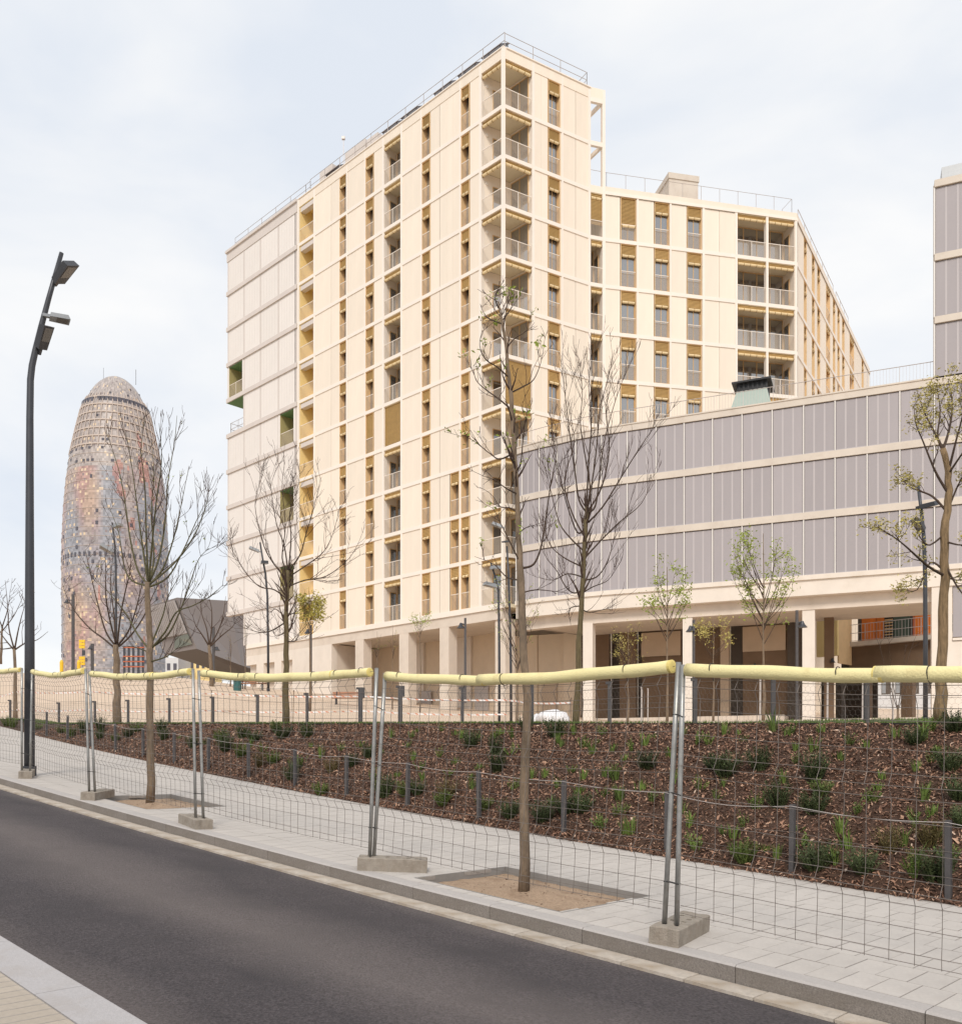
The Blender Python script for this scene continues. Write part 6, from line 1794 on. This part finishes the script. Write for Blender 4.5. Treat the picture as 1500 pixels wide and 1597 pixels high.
def plant(x, y, me, label, group, name, sc):
    h_ = bank_hit(x, y)
    if not h_: return
    s, n, d = h_
    if n > n_t(s) - 0.05: n = n_t(s) - 0.08
    p = sn(s, n, bz(s, n) - .012)
    t_ = (n - n_b(s)) / (n_t(s) - n_b(s)); label = label.replace(' in the bark mulch', '').replace(' planted', '') + (' near the pavement edge, ' if t_ < .34 else ' midway up the mulch, ' if t_ < .68 else ' near the lawn edge, ')
    label += 'opposite the foot with holes' if s < 0 else 'opposite the budding tree' if s < 3.6 else 'opposite the lengthwise foot' if s < 7.2 else 'opposite the bare forked tree' if s < 12 else 'opposite the tall lamp'
    M = T(*p) @ Matrix.Rotation(rr.uniform(0, 6.28), 4, 'Z') @ Matrix.Rotation(rr.gauss(0, .08), 4, 'X') @ Matrix.Diagonal((sc, sc, sc * rr.uniform(.85, 1.15), 1))
    tag(ob(name, me, None, M), label, 'shrub' if name == 'shrub' else 'plant', group)
for x, y, k in dark: plant(x, y + 2, SH[k], KL[k], GR_S, 'shrub', rr.uniform(.8, 1.15))
tufts = [(1310, 1182), (1350, 1165), (1325, 1160), (1232, 1145), (1205, 1140), (1268, 1170), (1085, 1160), (1020, 1150), (1128, 1225), (1118, 1245), (1093, 1230), (960, 1215), (965, 1240), (985, 1170), (975, 1185), (955, 1170), (930, 1160), (910, 1165), (870, 1160), (720, 1150), (690, 1140), (710, 1145), (745, 1150), (640, 1150), (635, 1165), (610, 1150),
         (645, 1185), (685, 1180), (710, 1190), (735, 1215), (700, 1210), (800, 1230), (830, 1215), (850, 1210), (870, 1230), (905, 1235), (910, 1215), (890, 1205), (935, 1290), (975, 1300), (985, 1300), (960, 1270), (1150, 1330), (1145, 1310), (1130, 1300), (1085, 1325), (1090, 1335), (1075, 1290), (1060, 1270), (1160, 1290), (1195, 1325), (1210, 1340), (1240, 1300), (1250, 1320),
         (1310, 1300), (1320, 1320), (1335, 1270), (1370, 1230), (1375, 1215), (1430, 1290), (1425, 1275), (1440, 1250), (1430, 1200), (1450, 1190), (1460, 1170), (1395, 1150), (1360, 1250), (1180, 1260), (1050, 1220), (1040, 1250), (1015, 1250), (1000, 1230), (1045, 1180), (1160, 1155), (1480, 1340), (1410, 1320), (1300, 1345), (1240, 1190), (780, 1145), (595, 1175), (560, 1165), (530, 1170),
         (500, 1180), (485, 1165), (520, 1215), (480, 1225), (560, 1225), (580, 1215), (620, 1210), (605, 1225), (660, 1215), (675, 1270), (655, 1200), (435, 1205), (410, 1170), (390, 1165), (335, 1150), (320, 1160), (280, 1150), (235, 1145), (470, 1190), (545, 1240), (520, 1235), (1105, 1160), (1130, 1145), (770, 1150), (800, 1150), (650, 1140), (1280, 1140), (1450, 1138), (940, 1145), (895, 1145), (1065, 1145)]
for _ in range(70):
    tufts.append((rr.uniform(420, 1495), rr.uniform(1140, 1390)))
tufts = [t for t in tufts if t[1] < 1140 + (t[0] - 250) * .21 + 10]
for i, (x, y) in enumerate(tufts):
    k = (i * 5 + 3) % 7
    plant(x, y + 2, TU[k], TL_[k], GR_T, 'grass_tuft' if k < 4 else 'leafy_sprout', rr.uniform(.75, 1.25))
# ================================================================== PLAZA BITS
def tape(x0, y0, x1, y1, d0, d1, label, seg=18, sag=.06):
    a, b = px(x0, y0, d0), px(x1, y1, d1); L = (b - a).length
    me = bpy.data.meshes.new('barrier_tape'); v, f, uv = [], [], []
    rr_ = random.Random(int(x0 + y0)); N = max(6, int(L / .35)); acc = 0; hw = .025
    for k in range(N + 1):
        t = k / N; p = a.lerp(b, t) - Vector((0, 0, sag * math.sin(math.pi * t))); tw_ = .5 * math.sin(k * .9 + x0) + rr_.gauss(0, .25)
        o_ = Vector((0, math.sin(tw_), math.cos(tw_))) * hw
        v += [tuple(p - o_), tuple(p + o_)]; uv += [(L * t / .34, 0), (L * t / .34, .25)]
        if k: f.append((2 * k - 2, 2 * k, 2 * k + 1, 2 * k - 1))
    me.from_pydata(v, [], f); me.materials.append(MATS['tape']); ul = me.uv_layers.new(name='UVMap')
    for lp in me.loops: ul.data[lp.index].uv = uv[lp.vertex_index]
    o = ob('barrier_tape', me); m_ = o.modifiers.new('thickness', 'SOLIDIFY'); m_.thickness = .002
    tag(o, label, 'tape', 'red and white barrier tapes')
for (yA, nm) in ((0, 'upper'), (28, 'lower')):
    tape(140, 1079 + yA, 329, 1082 + yA * .95, 37, 34, nm + ' red and white tape between the pollarded tree and a thin stake')
    tape(329, 1082 + yA * .95, 566, 1086 + yA * .82, 34, 31, nm + ' red and white tape between the thin stake and the gate posts')
    tape(566, 1086 + yA * .82, 790, 1092 + yA * .8, 31, 28, nm + ' red and white tape between the gate posts and the lamp poles')
    tape(24, 1079 + yA, 140, 1079 + yA, 40, 37, nm + ' red and white tape between the slim bare tree and the pollarded tree')
    tape(-30, 1092 + yA * .7, 24, 1079 + yA, 42, 40, nm + ' red and white tape left of the slim bare tree')
tape(790, 1092, 892, 1096, 28, 24, 'single red and white tape right of the lamp poles')
for x, d, yt, lab in ((140, 37, 1072, 'thin stake holding tape near the pollarded tree'), (329, 34, 1078, 'thin stake holding tape in front of the white wing'), (457, 30, 1078, 'thin wooden stake beside the spreading bare tree'), (890, 24, 1090, 'thin stake holding tape beside the dense dark tree')):
    p = on_plaza(x, d); q = px(x + 1, yt, d); m2 = MB(); m2.tube([(p.x, p.y, p.z - .1), (q.x, q.y, q.z)], .014, 6); m2.tube([(q.x, q.y, q.z - .02), (q.x, q.y, q.z + .03)], .022, 6)
    tag(put(m2, 'tape_stake', 'bark'), lab, 'stake', 'stakes holding tape')
p = on_plaza(370, 60)
bn = thing('litter_bin', 'dark teal litter bin standing beside the white wing', 'bin', p)
m2 = MB(); m2.tube([(p.x, p.y, p.z - .05), (p.x, p.y, p.z + .9)], .26, 12); put(m2, 'body', 'bin_teal', bn); m2 = MB(); m2.tube([(p.x, p.y, p.z + .9), (p.x, p.y, p.z + .96)], [.28, .24], 12); put(m2, 'rim', 'dark_metal', bn)
def bench(x, d, label):
    p = on_plaza(x, d); r = thing('bench', label, 'bench', p, 'benches on the plaza')
    for k in range(3):
        m2 = MB(); m2.box((p.x - .95, p.y - .25 + k * .17, p.z + .42), (p.x + .95, p.y - .11 + k * .17, p.z + .47)); put(m2, 'seat_slat', 'bench_wood', r)
    for k in range(2):
        m2 = MB(); m2.box((p.x - .95, p.y + .24, p.z + .55 + k * .16), (p.x + .95, p.y + .28, p.z + .68 + k * .16)); put(m2, 'back_slat', 'bench_wood', r)
    for sx in (-.7, .7):
        m2 = MB(); m2.box((p.x + sx - .03, p.y - .22, p.z - .05), (p.x + sx + .03, p.y - .16, p.z + .42)); m2.box((p.x + sx - .03, p.y + .2, p.z - .05), (p.x + sx + .03, p.y + .26, p.z + .86)); m2.box((p.x + sx - .03, p.y - .16, p.z + .36), (p.x + sx + .03, p.y + .2, p.z + .41)); put(m2, 'leg', 'dark_metal', r)
mat('bench_wood', (0.40, 0.20, 0.12), .7, .1, 4)
bench(542, 55, 'reddish slatted bench in front of the tower arcade'); bench(393, 62, 'reddish slatted bench beside the teal bin')
# yellow sign totem and orange climbing frame far left
p = on_plaza(129, 82)
ys = thing('yellow_totem', 'slim totem with yellow panels before the pink tower base', 'sign', p)
zt = px(129, 997, 82).z
m2 = MB(); m2.tube([(p.x, p.y, p.z - .2), (p.x, p.y, zt)], .06, 6); put(m2, 'mast', 'lamp_grey', ys)
for y0, y1, xo in ((998, 1012, 0), (1024, 1038, 0.02)):
    a, b = px(129, y0, 82), px(129, y1, 82)
    for k in range(3):
        m2 = MB(); h_ = (a.z - b.z) / 3; m2.box((p.x - .26, p.y - .2, b.z + k * h_ + .02), (p.x + .26, p.y - .08, b.z + (k + 1) * h_ - .02)); put(m2, 'yellow_panel', 'yellow_paint', ys)
m2 = MB(); a = px(131, 1018, 82); m2.box((a.x - .1, a.y - .2, a.z - .25), (a.x + .16, a.y - .1, a.z + .2)); put(m2, 'black_bracket', 'dark_metal', ys)
for x_, lab in ((96, 'yellow roadside box left of the totem'), (123, 'low yellow roadside box beside the totem')):
    p = on_plaza(x_, 80); m2 = MB(); q = px(x_, 1033, 80); m2.tube([(p.x, p.y, p.z), (p.x, p.y, q.z)], [.14, .16], 10); m2.tube([(p.x, p.y, q.z), (p.x, p.y, q.z + .2)], [.16, .08], 10)
    tag(put(m2, 'yellow_box', 'yellow_paint'), lab, 'street box')
p = on_plaza(207, 80); cf = thing('climbing_frame', 'dark framed rack with orange bars at the foot of the bullet tower', 'frame', p)
for x_ in (194, 201, 208, 216, 223):
    q = px(x_, 1008, 80); m2 = MB(); m2.box((q.x - .08, q.y - .08, p.z - .3), (q.x + .08, q.y + .08, q.z)); put(m2, 'post', 'dark_metal', cf)
for y_ in (1010, 1024, 1032, 1040):
    a, b = px(192, y_, 79.9), px(225, y_, 79.9); m2 = MB(); m2.box((a.x, a.y - .04, a.z - .05), (b.x, b.y + .04, b.z + .05)); put(m2, 'bar', 'rust_red', cf)
# white bulk bags by the lamp poles
for x_, d_, w_, h_, lab in ((862, 27, 1.0, .5, 'large white rubble bag lying at the lawn edge'), (840, 28, .6, .35, 'small white rubble bag beside the larger one')):
    p = on_plaza(x_, d_); bm = bmesh.new(); bmesh.ops.create_icosphere(bm, subdivisions=3, radius=1)
    for v in bm.verts:
        v.co = Vector((v.co.x * w_ * .5, v.co.y * w_ * .4, max(v.co.z, -.3) * h_ * .6)) * (1 + .18 * mnoise.noise(v.co * 2.2 + Vector((x_, 0, 0))))
    me = bpy.data.meshes.new('rubble_bag'); bm.to_mesh(me); bm.free(); me.materials.append(MATS['bag_white']); me.polygons.foreach_set('use_smooth', [True] * len(me.polygons))
    tag(ob('rubble_bag', me, None, T(p.x, p.y, p.z + h_ * .17)), lab, 'bag', 'white rubble bags')
